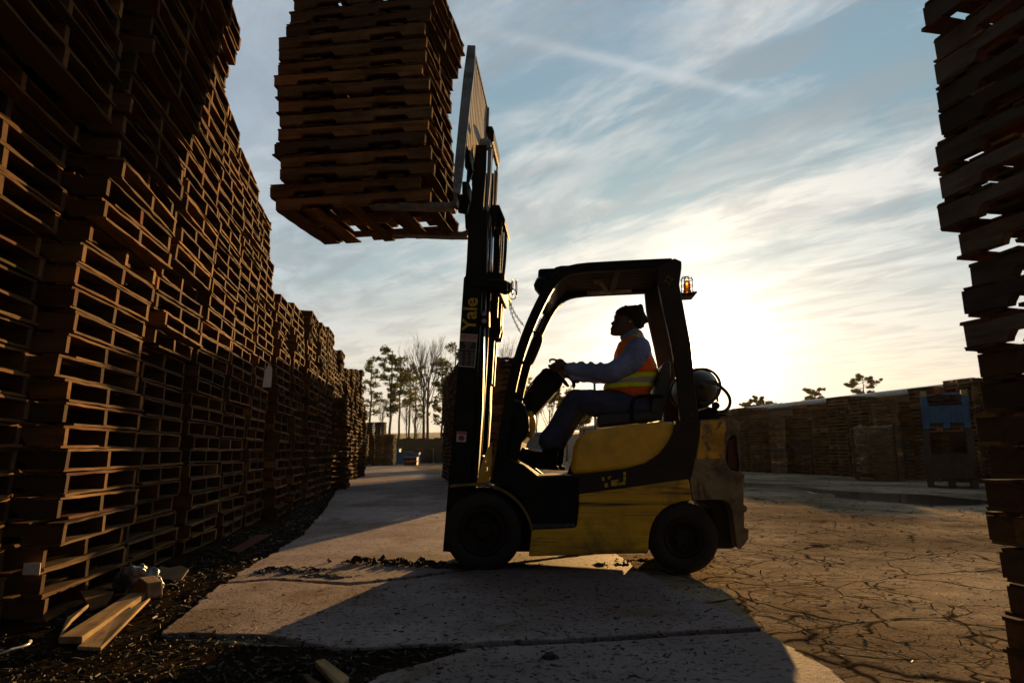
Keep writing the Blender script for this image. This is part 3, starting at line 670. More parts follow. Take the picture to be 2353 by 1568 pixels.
stk = part('warning_label', MB().poly(PL(c1, [(727, 250), (925, 238), (926, 260), (728, 271)], 2 * CW_ - .17), 2 * CW_ - .175, 2 * CW_ - .165), mat('foil_label', (.30, .30, .31), .5, var=.4, scale=16))
rag = MB(); rp = [loc(c1(*p), .5) for p in [(760, 185), (785, 188), (800, 215), (818, 240), (822, 258), (834, 268), (815, 268), (800, 262), (796, 240), (775, 212), (764, 222), (752, 205)]]
rag.poly(rp, .49, .53); part('hanging_rag', rag, mat('grey_cloth', (.32, .30, .28), .9, var=.3, scale=12), bevel=.012, seg=2)
# beacon
bc = MB(); xa, za = loc(c1(1180, 268), .3); bc.poly(PL(c1, [(1140, 268), (1148, 284), (1203, 281), (1215, 266), (1210, 262), (1150, 271)], .3), .24, .40)
bk = part('beacon_bracket', bc, KB); x0b, z0b = loc(c1(1177, 264), .3); x1b, z1b = loc(c1(1190, 186), .3); hb_ = z1b - z0b
am = MB(); am.lathe([(.030, 0), (.030, .02), (.026, .022), (.026, hb_ * .55), (.022, hb_ * .68), (.012, hb_ * .76), (0, hb_ * .78)], (x0b, .32, z0b), 'z', seg=24)
amm = mat('amber_lens', (.80, .22, .02), .25, var=.1); nt = NT(amm.node_tree); bs = [n for n in nt.n if n.type == 'BSDF_PRINCIPLED'][0]; bs.inputs['Transmission Weight'].default_value = .75
part('beacon_lens', am, amm, bk, 0)
cg = MB()
for k in range(8):
    a = k * math.pi / 4 + .2; rr = .045; pts = [(x0b + rr * 1.05 * math.cos(a), .32 + rr * 1.05 * math.sin(a), z0b), (x0b + rr * math.cos(a), .32 + rr * math.sin(a), z0b + hb_ * .8), (x0b + rr * .8 * math.cos(a), .32 + rr * .8 * math.sin(a), z0b + hb_ * .95), (x0b, .32, z0b + hb_)]
    cg.tube(smoothpts3(pts) if False else pts, .0028, 6)
for hz in (.12, .45, .8): cg.tube([(x0b + .046 * math.cos(t * math.pi / 12), .32 + .046 * math.sin(t * math.pi / 12), z0b + hb_ * hz) for t in range(24)], .0028, 6, closed=True)
part('beacon_cage', cg, CHN, bk, 0)
# grab handle
gh = smoothpts([loc(c1(*p), .12) for p in [(487, 437), (508, 440), (521, 455), (521, 480), (505, 520), (483, 570), (470, 582), (438, 572)]], 2)
part('grab_handle', MB().tube([(p[0], .13, p[1]) for p in gh], .013, 10), K, bevel=0)
# ---- mast
def T(f, pts, y, y0, y1, b=None): return (b or MB()).poly(PL(f, pts, y), y0, y1)
mo = [c6(250, 165), c6(362, 158), c6(352, 700), c6(322, 1180), c7(296, 300), c7(262, 900), c7(222, 1335), c7(70, 1325), c6(148, 1568), c6(205, 722), c6(219, 706), c6(228, 600)]
for y0, y1 in ((.20, .215), mir(.20, .215)): part('mast_outer_rail', MB().poly([loc(p, .20) for p in mo], y0, y1), K, bevel=.003)
web = [c6(262, 165), c6(300, 160), c6(270, 700), c6(200, 1400), c7(150, 1325), c7(80, 1320), c6(160, 1568), c6(215, 722)]
rear = [c6(352, 158), c6(398, 158), c6(392, 700), c6(372, 1180), c7(352, 300), c7(318, 800), c7(235, 1335), c7(200, 1335), c7(285, 800), c6(345, 1180), c6(360, 700)]
for q, nm in ((web, 'mast_outer_rail'), (rear, 'mast_outer_rail')):
    for y0, y1 in ((.215, .29), mir(.215, .29)): part('mast_channel', MB().poly([loc(p, .2) for p in q], y0, y1), K, bevel=.003)
inr = [c2(1352, 862), c2(1416, 862), c2(1412, 1000), c2(1392, 1300), c2(1385, 1500), c7(300, 300), c7(200, 1000), c7(110, 1000), c6(190, 1400), c2(1316, 1300), c2(1330, 1100)]
for y0, y1 in ((.225, .27), mir(.225, .27)): part('mast_inner_rail', MB().poly([loc(p, .225) for p in inr], y0, y1), K, bevel=.004)
inr2 = [c2(1424, 858), c2(1448, 880), c2(1440, 1050), c2(1420, 1300), c2(1408, 1300), c2(1420, 1000)]
for yy in ((.26, .30), mir(.26, .30)): part('mast_inner_flange', MB().poly([loc(p, .26) for p in inr2], *yy), ST, bevel=.003)
# pulleys and head of the inner mast
for yy in (.235, 2 * CW_ - .285):
    b = MB(); cx_, cz_ = loc(c2(1406, 853), yy); b.lathe([(.0, 0), (.045, 0), (.05, .01), (.05, .04), (.045, .05), (0, .05)], (cx_, yy, cz_), seg=28); part('chain_pulley', b, ST, bevel=0)
b = MB(); b.poly(PL(c2, [(1448, 892), (1482, 892), (1492, 915), (1490, 975), (1478, 985), (1465, 975), (1470, 930), (1448, 930)], .75), .30, .80); part('mast_head_beam', b, K, bevel=.008)
b = MB(); b.poly(PL(c6, [(440, 172), (512, 172), (560, 290), (556, 325), (520, 240), (500, 240), (495, 330), (470, 340), (440, 215)], .45), .30, .80); part('mast_yoke', b, K, bevel=.008)
b = MB(); b.poly(PL(c1, [(185, 192), (250, 190), (370, 205), (372, 250), (345, 245), (300, 238), (210, 235)], .18), .185, .235); b.poly(PL(c1, [(275, 200), (370, 208), (372, 260), (350, 295), (290, 280)], .5), .25, 2 * CW_ - .2); part('mast_cross_member', b, K, bevel=.012, seg=3)
b = MB(); b.poly(PL(c7, [(130, 900), (330, 830), (340, 640), (300, 632), (235, 640), (150, 700)], .3), .3, 2 * CW_ - .3); part('mast_lower_beam', b, K, bevel=.01)
# lift cylinders
for yy in (.36, 2 * CW_ - .36):
    a = loc(c6(443, 205), .36); c_ = loc(c6(410, 760), .36); d_ = loc(c7(322, 760), .36); e_ = loc(c6(402, 850), .36)
    part('lift_piston', MB().tube([(a[0], yy, a[1]), (c_[0], yy, c_[1] - .15)], .021, 20), CHR, bevel=0)
    part('lift_cylinder', MB().tube([(e_[0] - .008, yy, e_[1]), (d_[0] - .02, yy, d_[1] - .15)], .036, 20), K, bevel=0)
b = MB()
for f, pp in ((c6, [(392, 330), (372, 720)]),): pass
# lift chains: link plates
def chain_strip(p, q, y, b):
    a = Vector((p[0], y, p[1])); c = Vector((q[0], y, q[1])); n = int((c - a).length / .016); rt_ = math.atan2(c.x - a.x, c.z - a.z)
    for i in range(n):
        o = a + (c - a) * (i + .5) / n; b.box(o, (.013, .018 if i % 2 else .012, .0135), Matrix.Rotation(rt_, 3, 'Y'))
for yy in (.34, 2 * CW_ - .34):
    chain_strip(loc(c2(1452, 880), .34), loc(c6(380, 700), .34), yy, b); chain_strip(loc(c6(520, 260), .34), loc(c6(478, 1050), .34), yy, b)
part('lift_chain', b, CHN, bevel=0)
b = MB(); hs = smoothpts([loc(c6(*p), .55) for p in [(500, 235), (530, 240), (550, 300), (553, 360), (545, 560), (526, 735), (518, 900)]], 2)
b.tube([(p[0], .55, p[1]) for p in hs], .014, 10); b.tube([(p[0] - .035, .60, p[1]) for p in hs], .014, 10); part('hydraulic_hose', b, RB, bevel=0)
b = MB(); [b.poly(PL(c6, [(455, 330), (505, 320), (498, 700), (490, 905), (522, 905), (510, 1120), (515, 1160), (500, 1220), (462, 1225), (440, 1600), (405, 1600), (440, 1000)], .62), yy, yy + .03) for yy in (.60, .78)]; part('mast_far_channel', b, K, bevel=.004)
for cy in (1020, 1080):
    cx_, cz_ = loc(c6(375, cy), .19); b = MB(); b.lathe([(0, 0), (.018, 0), (.018, .02), (0, .02)], (cx_, .17, cz_), seg=8, smooth=False); part('mast_bolt', b, ST, bevel=0)
for yy in (.23, 2 * CW_ - .23): part('cylinder_clamp', MB().box((loc(c6(378, 1060), .2)[0], yy, loc(c6(378, 1060), .2)[1]), (.07, .06, .12)), K)
# work light on the cross member, ring guard
xw, zw = loc(c1(378, 240), .4); b = MB(); b.ell((xw - .03, .4, zw), (.06, .07, .055)); wl = part('work_light', b, K, bevel=0)
b = MB(); b.ell((xw + .022, .4, zw), (.014, .055, .045)); b.build('lens', mat('clear_lens', (.75, .55, .30), .15, var=.1), wl)
b = MB(); [b.tube([(xw + .03 + q, .4 + .066 * math.cos(t * math.pi / 12), zw + .066 * math.sin(t * math.pi / 12)) for t in range(24)], .004, 6, closed=True) for q in (0, .03)]
xx, zz = loc(c1(395, 268), .3); b.tube([(xx + .03 * math.cos(t * math.pi / 10), .3, zz + .042 * math.sin(t * math.pi / 10)) for t in range(20)], .004, 6, closed=True); part('lamp_guard_ring', b, CHN, bevel=0)
# carriage, backrest, forks
car = MB(); y0c, y1c = .10, 2 * CW_ - .10
car.poly(PL(c2, [(1290, 860), (1330, 850), (1345, 1000), (1310, 1080), (1325, 1130), (1300, 1270), (1245, 1260), (1240, 1160), (1290, 1150), (1300, 1010), (1285, 990)], .3), .30, .34)
car.poly(PL(c2, [(1290, 860), (1330, 850), (1345, 1000), (1310, 1080), (1325, 1130), (1300, 1270), (1245, 1260), (1240, 1160), (1290, 1150), (1300, 1010), (1285, 990)], .3), 2 * CW_ - .34, 2 * CW_ - .30)
za_, zb_ = loc(c2(1270, 1160), .1)[1], loc(c2(1290, 1000), .1)[1]; xc_ = loc(c2(1262, 1160), .1)[0]
car.box((xc_ + .03, CW_, za_ + .06), (.04, y1c - y0c, .10)); car.box((xc_ + .05, CW_, zb_ + .1), (.04, y1c - y0c, .10)); part('carriage', car, K)
bp = [(1302, 268), (1350, 270), (1345, 400), (1318, 620), (1292, 860), (1272, 1050), (1258, 1150), (1212, 1145), (1228, 950), (1252, 700), (1278, 450)]
yb0 = .02; yb1 = 2 * CW_ - .02
for q in (yb0, yb1 - .03): part('backrest_side', MB().poly(PL(c2, bp, yb0), q, q + .03), ST, bevel=.004)
a_ = loc(c2(1330, 285), yb0); b_ = loc(c2(1292, 850), yb0); sl_ = MB()
for i in range(12):
    yy = yb0 + .06 + i * (yb1 - yb0 - .12) / 11; dv = Vector((b_[0] - a_[0], 0, b_[1] - a_[1])); L_ = dv.length
    sl_.box(((a_[0] + b_[0]) / 2, yy, (a_[1] + b_[1]) / 2), (.012, .062, L_), Matrix.Rotation(math.atan2(-dv.x, -dv.z), 3, 'Y'))
part('backrest_slats', sl_, mat('tan_steel', (.20, .165, .12), .6, var=.35, scale=5, dirt=.5))
tb_ = MB(); tb_.box((a_[0] - .002, CW_, a_[1] + .01), (.035, yb1 - yb0 - .06, .03)); part('backrest_top_bar', tb_, ST)
for yc in (.17, 2 * CW_ - .17 - .0):
    fk = [(1095, 1216), (1195, 1218), (1222, 1208), (1228, 1150), (1232, 1060), (1250, 1060), (1248, 1200), (1244, 1232), (1222, 1250), (1100, 1250), (905, 1243), (785, 1240), (720, 1238), (790, 1224), (905, 1220)]
    o = part('fork', MB().poly(PL(c2, fk, .17), yc - .055, yc + .055), RUST, bevel=.006)
# tilt bracket
tbk = PL(c7, [(418, 545), (424, 700), (402, 835), (310, 840), (325, 780), (350, 690), (385, 600)], .2)
h1 = [loc(c7(377 + 8 * math.cos(a * .785), 685 + 9 * math.sin(a * .785)), .2) for a in range(8)]; h2 = [loc(c7(384 + 11 * math.cos(a * .785), 735 + 15 * math.sin(a * .785)), .2) for a in range(8)]
part('tilt_bracket', MB().poly(tbk, .20, .235, holes=[h1, h2]), YL, bevel=.003)
part('tilt_bracket', MB().poly(tbk, *mir(.20, .235)), YL, bevel=.003)
# dashboard, column
db = PL(c1, [(388, 746), (425, 742), (452, 768), (470, 820), (472, 880), (440, 930), (425, 1000), (400, 1040), (325, 1110), (330, 960), (345, 850)], .3)
part('dashboard', MB().poly(db, .18, 2 * CW_ - .18), K, bevel=.03, seg=4)
b = MB(); cx_, cz_ = loc(c1(474, 850), .45); b.ell((cx_, .45, cz_), (.045, .07, .11)); part('column_cover', b, YL, bevel=0)
sc_p = PL(c1, [(524, 612), (534, 606), (580, 616), (614, 668), (602, 690), (540, 760), (484, 822), (462, 790), (438, 740), (470, 690)], .48)
part('steering_column', MB().poly(sc_p, .44, .62), K, bevel=.008, seg=3)
b = MB(); p0 = [loc(c1(*p), .42) for p in [(486, 720), (462, 690), (500, 640), (530, 612)]]; b.tube([(p[0], .42, p[1]) for p in p0], .006, 8); p0 = [loc(c1(*p), .42) for p in [(440, 745), (436, 710), (420, 690), (405, 685)]]; b.tube([(p[0], .3, p[1]) for p in p0], .007, 8); part('control_cable', b, RB, bevel=0)
part('column_collar', MB().poly(PL(c1, [(524, 606), (545, 598), (582, 606), (618, 664), (606, 694), (590, 690), (598, 668), (570, 622), (530, 618)], .44), .41, .65), K, bevel=.01)
# steering wheel
p1 = Vector((*loc(c1(572, 596), .53), 0)); p2 = Vector((*loc(c1(640, 668), .53), 0)); ctr = (p1 + p2) / 2; dr = (p2 - p1).normalized(); rad = (p2 - p1).length * .62
b = MB(); b.tube([(ctr.x + dr.x * rad * math.cos(t * math.pi / 18) - .01, CW_ + rad * math.sin(t * math.pi / 18), ctr.y + dr.y * rad * math.cos(t * math.pi / 18) + .0) for t in range(36)], .011, 8, closed=True)
for q in (0, 2.1, 4.2): b.tube([(ctr.x - .015, CW_, ctr.y - .01), (ctr.x + dr.x * rad * math.cos(q) - .01, CW_ + rad * math.sin(q), ctr.y + dr.y * rad * math.cos(q))], .009, 6)
kx, kz = loc(c1(566, 548), .46); part('steering_wheel', b, K, bevel=0)
b = MB(); lv = [loc(c1(*p), .62) for p in [(640, 636), (655, 648), (668, 672)]]; b.tube([(p[0], .62, p[1]) for p in lv], .007, 8); lx, lz = loc(c1(682, 655), .62); b.ell((lx, .62, lz), (.026, .016, .020)); lx, lz = loc(c1(668, 670), .62); b.ell((lx, .62, lz), (.016, .014, .032)); part('control_lever', b, K, bevel=0)
# floor plate
b = MB(); b.poly(PL(c1, [(380, 1008), (440, 1040), (500, 1083), (660, 1078), (660, 1100), (480, 1100), (380, 1060)], .16), .165, 2 * CW_ - .165); part('floor_plate', b, mat('muddy_floor', (.10, .07, .045), .8, var=.5, scale=20, bump=.8), bevel=.004)
b = MB(); b.poly(PL(c1, [(400, 945), (455, 955), (470, 985), (440, 1010), (400, 1000)], .5), .35, .72); part('pedal_plate', b, K)
# seat
sb = PL(c1, [(1100, 566), (1082, 566), (1065, 582), (1050, 625), (1035, 690), (1015, 760), (1002, 832), (1060, 832), (1075, 770), (1090, 765), (1096, 700), (1102, 600)], .3)
part('seat_back', MB().poly(sb, .30, .76), SEATM, bevel=.025, seg=4)
part('seat_cushion', MB().poly(PL(c1, [(772, 840), (778, 806), (830, 800), (1000, 790), (1058, 800), (1066, 832), (1000, 836), (775, 862)], .3), .28, .78), SEATM, bevel=.02, seg=4)
for yy in (.27, .79):
    ar = smoothpts([loc(c1(*p), .27) for p in [(928, 832), (926, 780), (930, 745), (945, 728), (975, 722), (1064, 722)]], 2); part('armrest', MB().tube([(p[0], yy, p[1]) for p in ar], .014, 10), K, bevel=0)
# gas tank
tx_, tz_ = loc(c8(775, 312), .16); tr = loc(c8(895, 312), .16)[0] - tx_
b = MB(); b.lathe([(0, .0), (tr * .45, .012), (tr * .8, .05), (tr * .97, .10), (tr, .16), (tr, .62), (tr * .9, .70), (tr * .5, .76), (0, .78)], (tx_, .17, tz_), seg=48)
tk = part('gas_tank', b, mat('tank_grey', (.07, .065, .06), .45, metal=.2, var=.3, dirt=.5), bevel=0)
b = MB(); b.tube([(tx_ + tr * .92 * math.cos(t * math.pi / 24), .14, tz_ + tr * .92 * math.sin(t * math.pi / 24)) for t in range(-14, 30)], .010, 8); b.lathe([(0, .08), (.022, .08), (.022, .18), (0, .18)], (tx_, 0.0, tz_), seg=10); b.box((tx_ + .06, .13, tz_ + .02), (.07, .04, .035)); b.build('tank_collar', mat('tank_grey', (0, 0, 0)), tk)
for yy in (.32, .75): b = MB(); b.tube([(tx_ + (tr + .006) * math.cos(t * math.pi / 20), yy, tz_ + (tr + .006) * math.sin(t * math.pi / 20)) for t in range(40)], .011, 6, closed=True); part('tank_strap', b, CHN, bevel=0)
hs = smoothpts([loc(c8(*p), .12) for p in [(860, 290), (890, 315), (930, 350), (953, 395), (948, 440), (920, 470), (885, 475)]], 2); b = MB(); b.tube([(p[0], .12, p[1]) for p in hs], .012, 10); b.tube([loc(c8(870, 380), .14)[0:1] + (.14,) + loc(c8(870, 380), .14)[1:], loc(c8(872, 410), .14)[0:1] + (.14,) + loc(c8(872, 410), .14)[1:]], .008, 8); part('gas_hose', b, RB, bevel=0)
b = MB(); b.poly(PL(c8, [(755, 522), (760, 470), (800, 455), (850, 440), (882, 455), (890, 480), (940, 484), (944, 498), (900, 505), (895, 520)], .15), .2, .85); part('tank_cradle', b, K, bevel=.008)
cx_, cz_ = loc(c8(860, 435), .16); b = MB(); b.ell((cx_, .16, cz_), (.03, .03, .028)); part('regulator', b, K, bevel=0)
# hanging link chain
def link_chain(pts, y, b, r=.0028, L=.024):
    P = [Vector((p[0], y, p[1])) for p in pts]; seglen = [(q - p).length for p, q in zip(P, P[1:])]; tot = sum(seglen); n = max(2, int(tot / (L * .72)))
    for i in range(n):
        s = (i + .5) / n * tot; j = 0
        while j < len(seglen) - 1 and s > seglen[j]: s -= seglen[j]; j += 1
        o = P[j].lerp(P[j + 1], s / seglen[j]); t = (P[j + 1] - P[j]).normalized(); sd = Vector((0, 1, 0)) if i % 2 else t.cross(Vector((0, 1, 0)))
        b.tube([o + t * (L / 2) * math.cos(a) + sd * (L * .3) * math.sin(a) for a in [k * math.pi / 5 for k in range(10)]], r, 5, closed=True)
b = MB()
for pts, yy in (([(378, 290), (385, 340), (402, 385), (430, 440)], .30), ([(378, 290), (392, 330), (410, 365), (445, 410)], .34), ([(540, 335), (534, 385), (520, 420), (495, 455)], 2 * CW_ - .2), ([(520, 375), (505, 410), (484, 450)], 2 * CW_ - .3)):
    b = MB(); link_chain(smoothpts([loc(c1(*p), yy) for p in pts], 2), yy, b); part('safety_chain', b, CHN, bevel=0)
# ---- lettering and stickers on the truck
def text(s, px, y, size, m, parent, nm='lettering', rz=0.0, bold=.012, off=.002, sx_=1.0, face=-1):
    cu_ = bpy.data.curves.new(nm, 'FONT'); cu_.body = s; cu_.size = 1; cu_.offset = bold; cu_.extrude = .01; cu_.align_x = 'CENTER'; cu_.align_y = 'CENTER'
    to = bpy.data.objects.new('tmp', cu_); COL.objects.link(to); bpy.context.view_layer.update()
    me = bpy.data.meshes.new_from_object(to.evaluated_get(bpy.context.evaluated_depsgraph_get())); bpy.data.objects.remove(to)
    x, z = loc(px, y); M = Matrix.Translation((x, y - off, z)) @ Matrix.Rotation(-rz, 4, 'Y') @ Matrix.Rotation(R(90), 4, 'X') @ Matrix.Diagonal((size * sx_, size, .08, 1))
    me.transform(M); me.materials.clear(); me.materials.append(m); me.name = nm
    o = bpy.data.objects.new(nm, me); COL.objects.link(o); o.parent = parent; return o
rail = [o for o in truck.children if o.name.startswith('mast_outer_rail')][0]
text('Yale', c1(207, 357), .198, .150, YG, rail, rz=R(86.5), bold=.018, sx_=1.0)
pl1 = MB().poly(PL(c1, [(163, 443), (239, 448), (226, 596), (152, 590)], .197), .1965, .2); o1 = part('placard', pl1, WH, rail, 0)
part('placard_field', MB().poly(PL(c1, [(160, 478), (233, 482), (222, 591), (156, 586)], .195), .1950, .1966), DK, o1, 0)
part('placard_frame', MB().poly(PL(c1, [(166, 448), (235, 452), (233, 470), (165, 466)], .195), .1950, .1966), RD, o1, 0)
part('placard_frame', MB().poly(PL(c1, [(168, 450), (233, 454), (231, 468.5), (167, 464.5)], .1945), .1940, .1951), WH, o1, 0)
text('BRIGGS', c1(199, 459), .1935, .034, RD, o1, rz=R(-3.5), bold=.02, off=.0008)
text('E Q U I P M E N T', c1(198, 474.5), .196, .0115, DK, o1, rz=R(-3.5), off=.0008)
for i, (tx, s_) in enumerate([('NEW SALES', .0115), ('USED SALES', .0115), ('SERVICE', .0115), ('PARTS', .0115), ('RENTAL', .0115), ('FLEET MANAGEMENT', .012)]): text(tx, c1(197 - i * .55, 485 + i * 6.0), .1945, s_, GR, o1, rz=R(-3.5), off=.0008)
b = MB(); rg = random.Random(4)
for cx0 in (160, 184, 208):
    for i in range(11):
        wl_ = rg.uniform(12, 18); x_, y_ = cx0 + (i * -.5), 524 + i * 5.8 + (cx0 - 160) * .05
        b.poly(PL(c1, [(x_, y_), (x_ + wl_, y_ + .8), (x_ + wl_, y_ + 2.8), (x_, y_ + 2)], .1945), .1940, .1951)
part('placard_lines', b, GR, o1, 0)
o2 = part('caution_sticker', MB().poly(PL(c1, [(146, 880), (189, 882), (186, 928), (143, 926)], .197), .1965, .2), WH, rail, 0)
part('sticker_header', MB().poly(PL(c1, [(148, 882), (187, 884), (186, 893), (147, 891)], .195), .195, .1966), RD, o2, 0)
b = MB(); rg = random.Random(9)
for q in [[(158, 897), (176, 900), (181, 912), (172, 922), (156, 920), (152, 908)]]: b.poly(PL(c1, q, .195), .195, .1966)
part('sticker_symbol', b, mat('dark_red_print', (.22, .03, .03), .6), o2, 0)
b = MB()
for q in ([(792, 1085), (803, 1083), (806, 1100), (796, 1102)], [(805, 1112), (820, 1110), (822, 1128), (806, 1131)], [(818, 1086), (830, 1079), (836, 1081), (824, 1096)], [(833, 1100), (866, 1094), (868, 1102), (852, 1106), (868, 1108), (866, 1122), (836, 1124), (834, 1112)], [(888, 1062), (900, 1060), (901, 1078), (890, 1080)], [(888, 1084), (901, 1082), (900, 1100), (889, 1103)], [(868, 1108), (898, 1104), (899, 1118), (870, 1121)]):
    b.poly(PL(c1, q, .027), .0265, .032)
part('worn_lettering', b, YG, None, 0)
text('32', c1(1092, 208), .083, .075, mat('chalk_yellow', (.20, .14, .03), .9), truck, rz=R(60), bold=-.01)
# ---------------------------------------------------------------- pallets on the forks
lefts = [1180, 1085, 1005, 905, 820, 730, 640, 545, 460, 380, 280, 190, 110, 60, 0, -90, -180]
lpx = [606, 611, 637, 637, 629, 631, 636, 631, 634, 626, 633, 634, 635, 657, 661, 668, 662]
rgl = random.Random(77); la = R(8.5)
lx_dir = Vector((math.cos(la), -math.sin(la), 0)); ly_dir = Vector((math.sin(la), math.cos(la), 0))
zf = ray(640, 486); Y0 = 5.28; zb = CAMH + zf.z * (Y0 / zf.y)
for k in range(17):
    z = zb + k * .1195; x = tx_to_x(lpx[k], Y0, z + .06) ; w = 1.30 if k != 0 else 1.32
    if k == 0: x += .08
    x += rgl.uniform(-.015, .015); c = Vector((x, Y0 + rgl.uniform(-.02, .02), 0)) + lx_dir * w / 2 + ly_dir * .45
    o = put_pallet((c.x, c.y, z), -la + rgl.uniform(-.035, .035), (w / 1.2, .90, 1), ('topmost pallet' if k == 16 else ORD[k + 1] + ' pallet from the bottom' if k else 'lowest, splintered pallet') + ' of the tall load lifted on the forks', 'pallets lifted on the forks', True, (rgl.uniform(-.004, .004), rgl.uniform(-.006, .006)), rgl.randrange(1000), WSL)
# ---------------------------------------------------------------- driver
SK = mat('dark_brown_skin', (.085, .042, .026), .5, var=.15, scale=20, bump=.1)
DN = mat('blue_denim', (.05, .06, .115), .9, var=.3, scale=7, bump=.9, bscale=14)
BF = mat('blue_fleece', (.20, .26, .50), .95, var=.25, scale=6, bump=1.0, bscale=11)
ORG = mat('orange_vest', (1.0, .17, .008), .75, var=.12, bump=.5, bscale=14); LIM = mat('lime_tape', (.72, .98, .02), .6, var=.08, bump=.3, bscale=14); SIL = mat('grey_reflective_tape', (.42, .38, .36), .5, var=.1, bump=.3, bscale=14)
KN = mat('black_knit', (.020, .019, .014), .95, var=.3, scale=30, bump=.6, bscale=70); BT = mat('muddy_boot_leather', (.012, .009, .007), .8, var=.4, bump=.8, spec=.15)
for mm, em in ((ORG, .25), (LIM, .2), (BF, .0)):
    bs = [n for n in mm.node_tree.nodes if n.type == 'BSDF_PRINCIPLED'][0]
    if em: bs.inputs['Subsurface Weight'].default_value = em; bs.inputs['Subsurface Radius'].default_value = (.03, .02, .01)
def P3(f, x, y, yl): a = loc(f(x, y), yl); return Vector((a[0], yl, a[1]))
def limb(b, pts, seg=18):
    """pts: (Vector, radius)"""
    P = []; Rr = []
    for (a, ra), (c, rc) in zip(pts, pts[1:]):
        for i in range(4): t = i / 4; P.append(a.lerp(c, t)); Rr.append(ra + (rc - ra) * t)
    P.append(pts[-1][0]); Rr.append(pts[-1][1]); b.tube(P, Rr, seg)
    for p, r in pts: b.ell(p, (r, r, r), seg=16, rings=10)
    return b
def remesh(o, vox, it=4, sub=0):
    m = o.modifiers.new('remesh', 'REMESH'); m.mode = 'VOXEL'; m.voxel_size = vox; m.use_smooth_shade = True
    s = o.modifiers.new('smooth', 'SMOOTH'); s.iterations = it; s.factor = .5; return o
def pillow(b, outline, yc, hw, ex=2.5, layers=14, exy=1.0, cen=None):
    n = len(outline); cx = cen[0] if cen else sum(p[0] for p in outline) / n; cz = cen[1] if cen else sum(p[1] for p in outline) / n
    vs = []
    for j in range(layers + 1):
        th = -math.pi / 2 + math.pi * j / layers; c = max(math.cos(th), 1e-4); s_ = math.sin(th)
        sc_ = c ** (2 / ex); yy = yc + hw * math.copysign(abs(s_) ** (2 / ex), s_)
        vs += [(cx + (p[0] - cx) * sc_, yy, cz + (p[1] - cz) * sc_) for p in outline]
    fs = [(j * n + i, j * n + (i + 1) % n, (j + 1) * n + (i + 1) % n, (j + 1) * n + i) for j in range(layers) for i in range(n)]
    return b.add(vs, fs, 0, True)
def dens(pts, m):
    o = []
    for i, p in enumerate(pts):
        q = pts[(i + 1) % len(pts)]; n = max(1, int(math.hypot(q[0] - p[0], q[1] - p[1]) / m)); o += [(p[0] + (q[0] - p[0]) * k / n, p[1] + (q[1] - p[1]) * k / n) for k in range(n)]
    return o
HY = .53
body = MB()
slices = [(290, 760, 1000, .03), (320, 700, 1050, .055), (365, 665, 1095, .068), (430, 634, 1120, .075), (480, 612, 1130, .077), (530, 604, 1132, .077), (580, 592, 1125, .076), (630, 580, 1110, .074), (680, 566, 1095, .070), (730, 554, 1080, .066), (790, 534, 1050, .061), (840, 528, 1010, .055), (870, 545, 960, .045), (885, 580, 900, .028)]
def itab(t, v):
    if v <= t[0][0]: return t[0][1:]
    for a, b_ in zip(t, t[1:]):
        if a[0] <= v <= b_[0]: k = (v - a[0]) / (b_[0] - a[0]); return tuple(p + (q - p) * k for p, q in zip(a[1:], b_[1:]))
    return t[-1][1:]
prot = [(560, 0, .012), (585, 14, .012), (610, 42, .013), (630, 62, .015), (650, 52, .016), (664, 22, .017), (676, 8, .018), (698, 26, .02), (712, 30, .022), (724, 10, .022), (738, 40, .022), (752, 34, .022), (775, 12, .02), (800, 10, .02), (840, 12, .02), (870, 10, .02), (890, 0, .02)]
vs = []; lev = [290 + i * (595 / 74) for i in range(75)]; NS = 48
for ly in lev:
    xf_, xb_, hw = itab(slices, ly); pr, sg = itab(prot, ly) if ly > 560 else (0, .01)
    a = loc(c9(xf_, ly), HY); b2 = loc(c9(xb_, ly), HY); cx = (a[0] + b2[0]) / 2; rx = (b2[0] - a[0]) / 2; pm = pr * .000372
    brow = .004 * math.exp(-((ly - 500) / 22) ** 2); sock = .009 * math.exp(-((ly - 545) / 22) ** 2)
    for k in range(NS):
        t = 2 * math.pi * k / NS; c, s_ = math.cos(t), math.sin(t); x = -rx * math.copysign(abs(c) ** .85, c); y = hw * math.copysign(abs(s_) ** .9, s_)
        if c > 0:
            x -= pm * math.exp(-(y / sg) ** 2) + brow * c - sock * (math.exp(-((y - .032) / .014) ** 2) + math.exp(-((y + .032) / .014) ** 2)) * c
        vs.append((cx + x, HY + y, a[1]))
nl = len(lev)
body.add(vs, [(j * NS + i, j * NS + (i + 1) % NS, (j + 1) * NS + (i + 1) % NS, (j + 1) * NS + i) for j in range(nl - 1) for i in range(NS)] + [tuple(range(NS)), tuple((nl - 1) * NS + k for k in reversed(range(NS)))], 0, True)
for s_ in (-1, 1):
    e = P3(c9, 925, 650, HY); body.ell((e.x, HY + s_ * .078, e.z), (.02, .010, .032), Matrix.Rotation(.2, 3, 'Y'))
    e = P3(c9, 630, 545, HY); body.ell((e.x + .004, HY + s_ * .031, e.z), (.012, .013, .011))
limb(body, [(P3(c9, 900, 720, HY), .058), (P3(c9, 930, 950, HY), .062), (P3(c9, 1000, 1150, HY), .09)])
limb(body, [(P3(c10, 990, 480, HY), .12), (P3(c10, 980, 600, HY), .12), (P3(c10, 990, 780, HY), .12)])
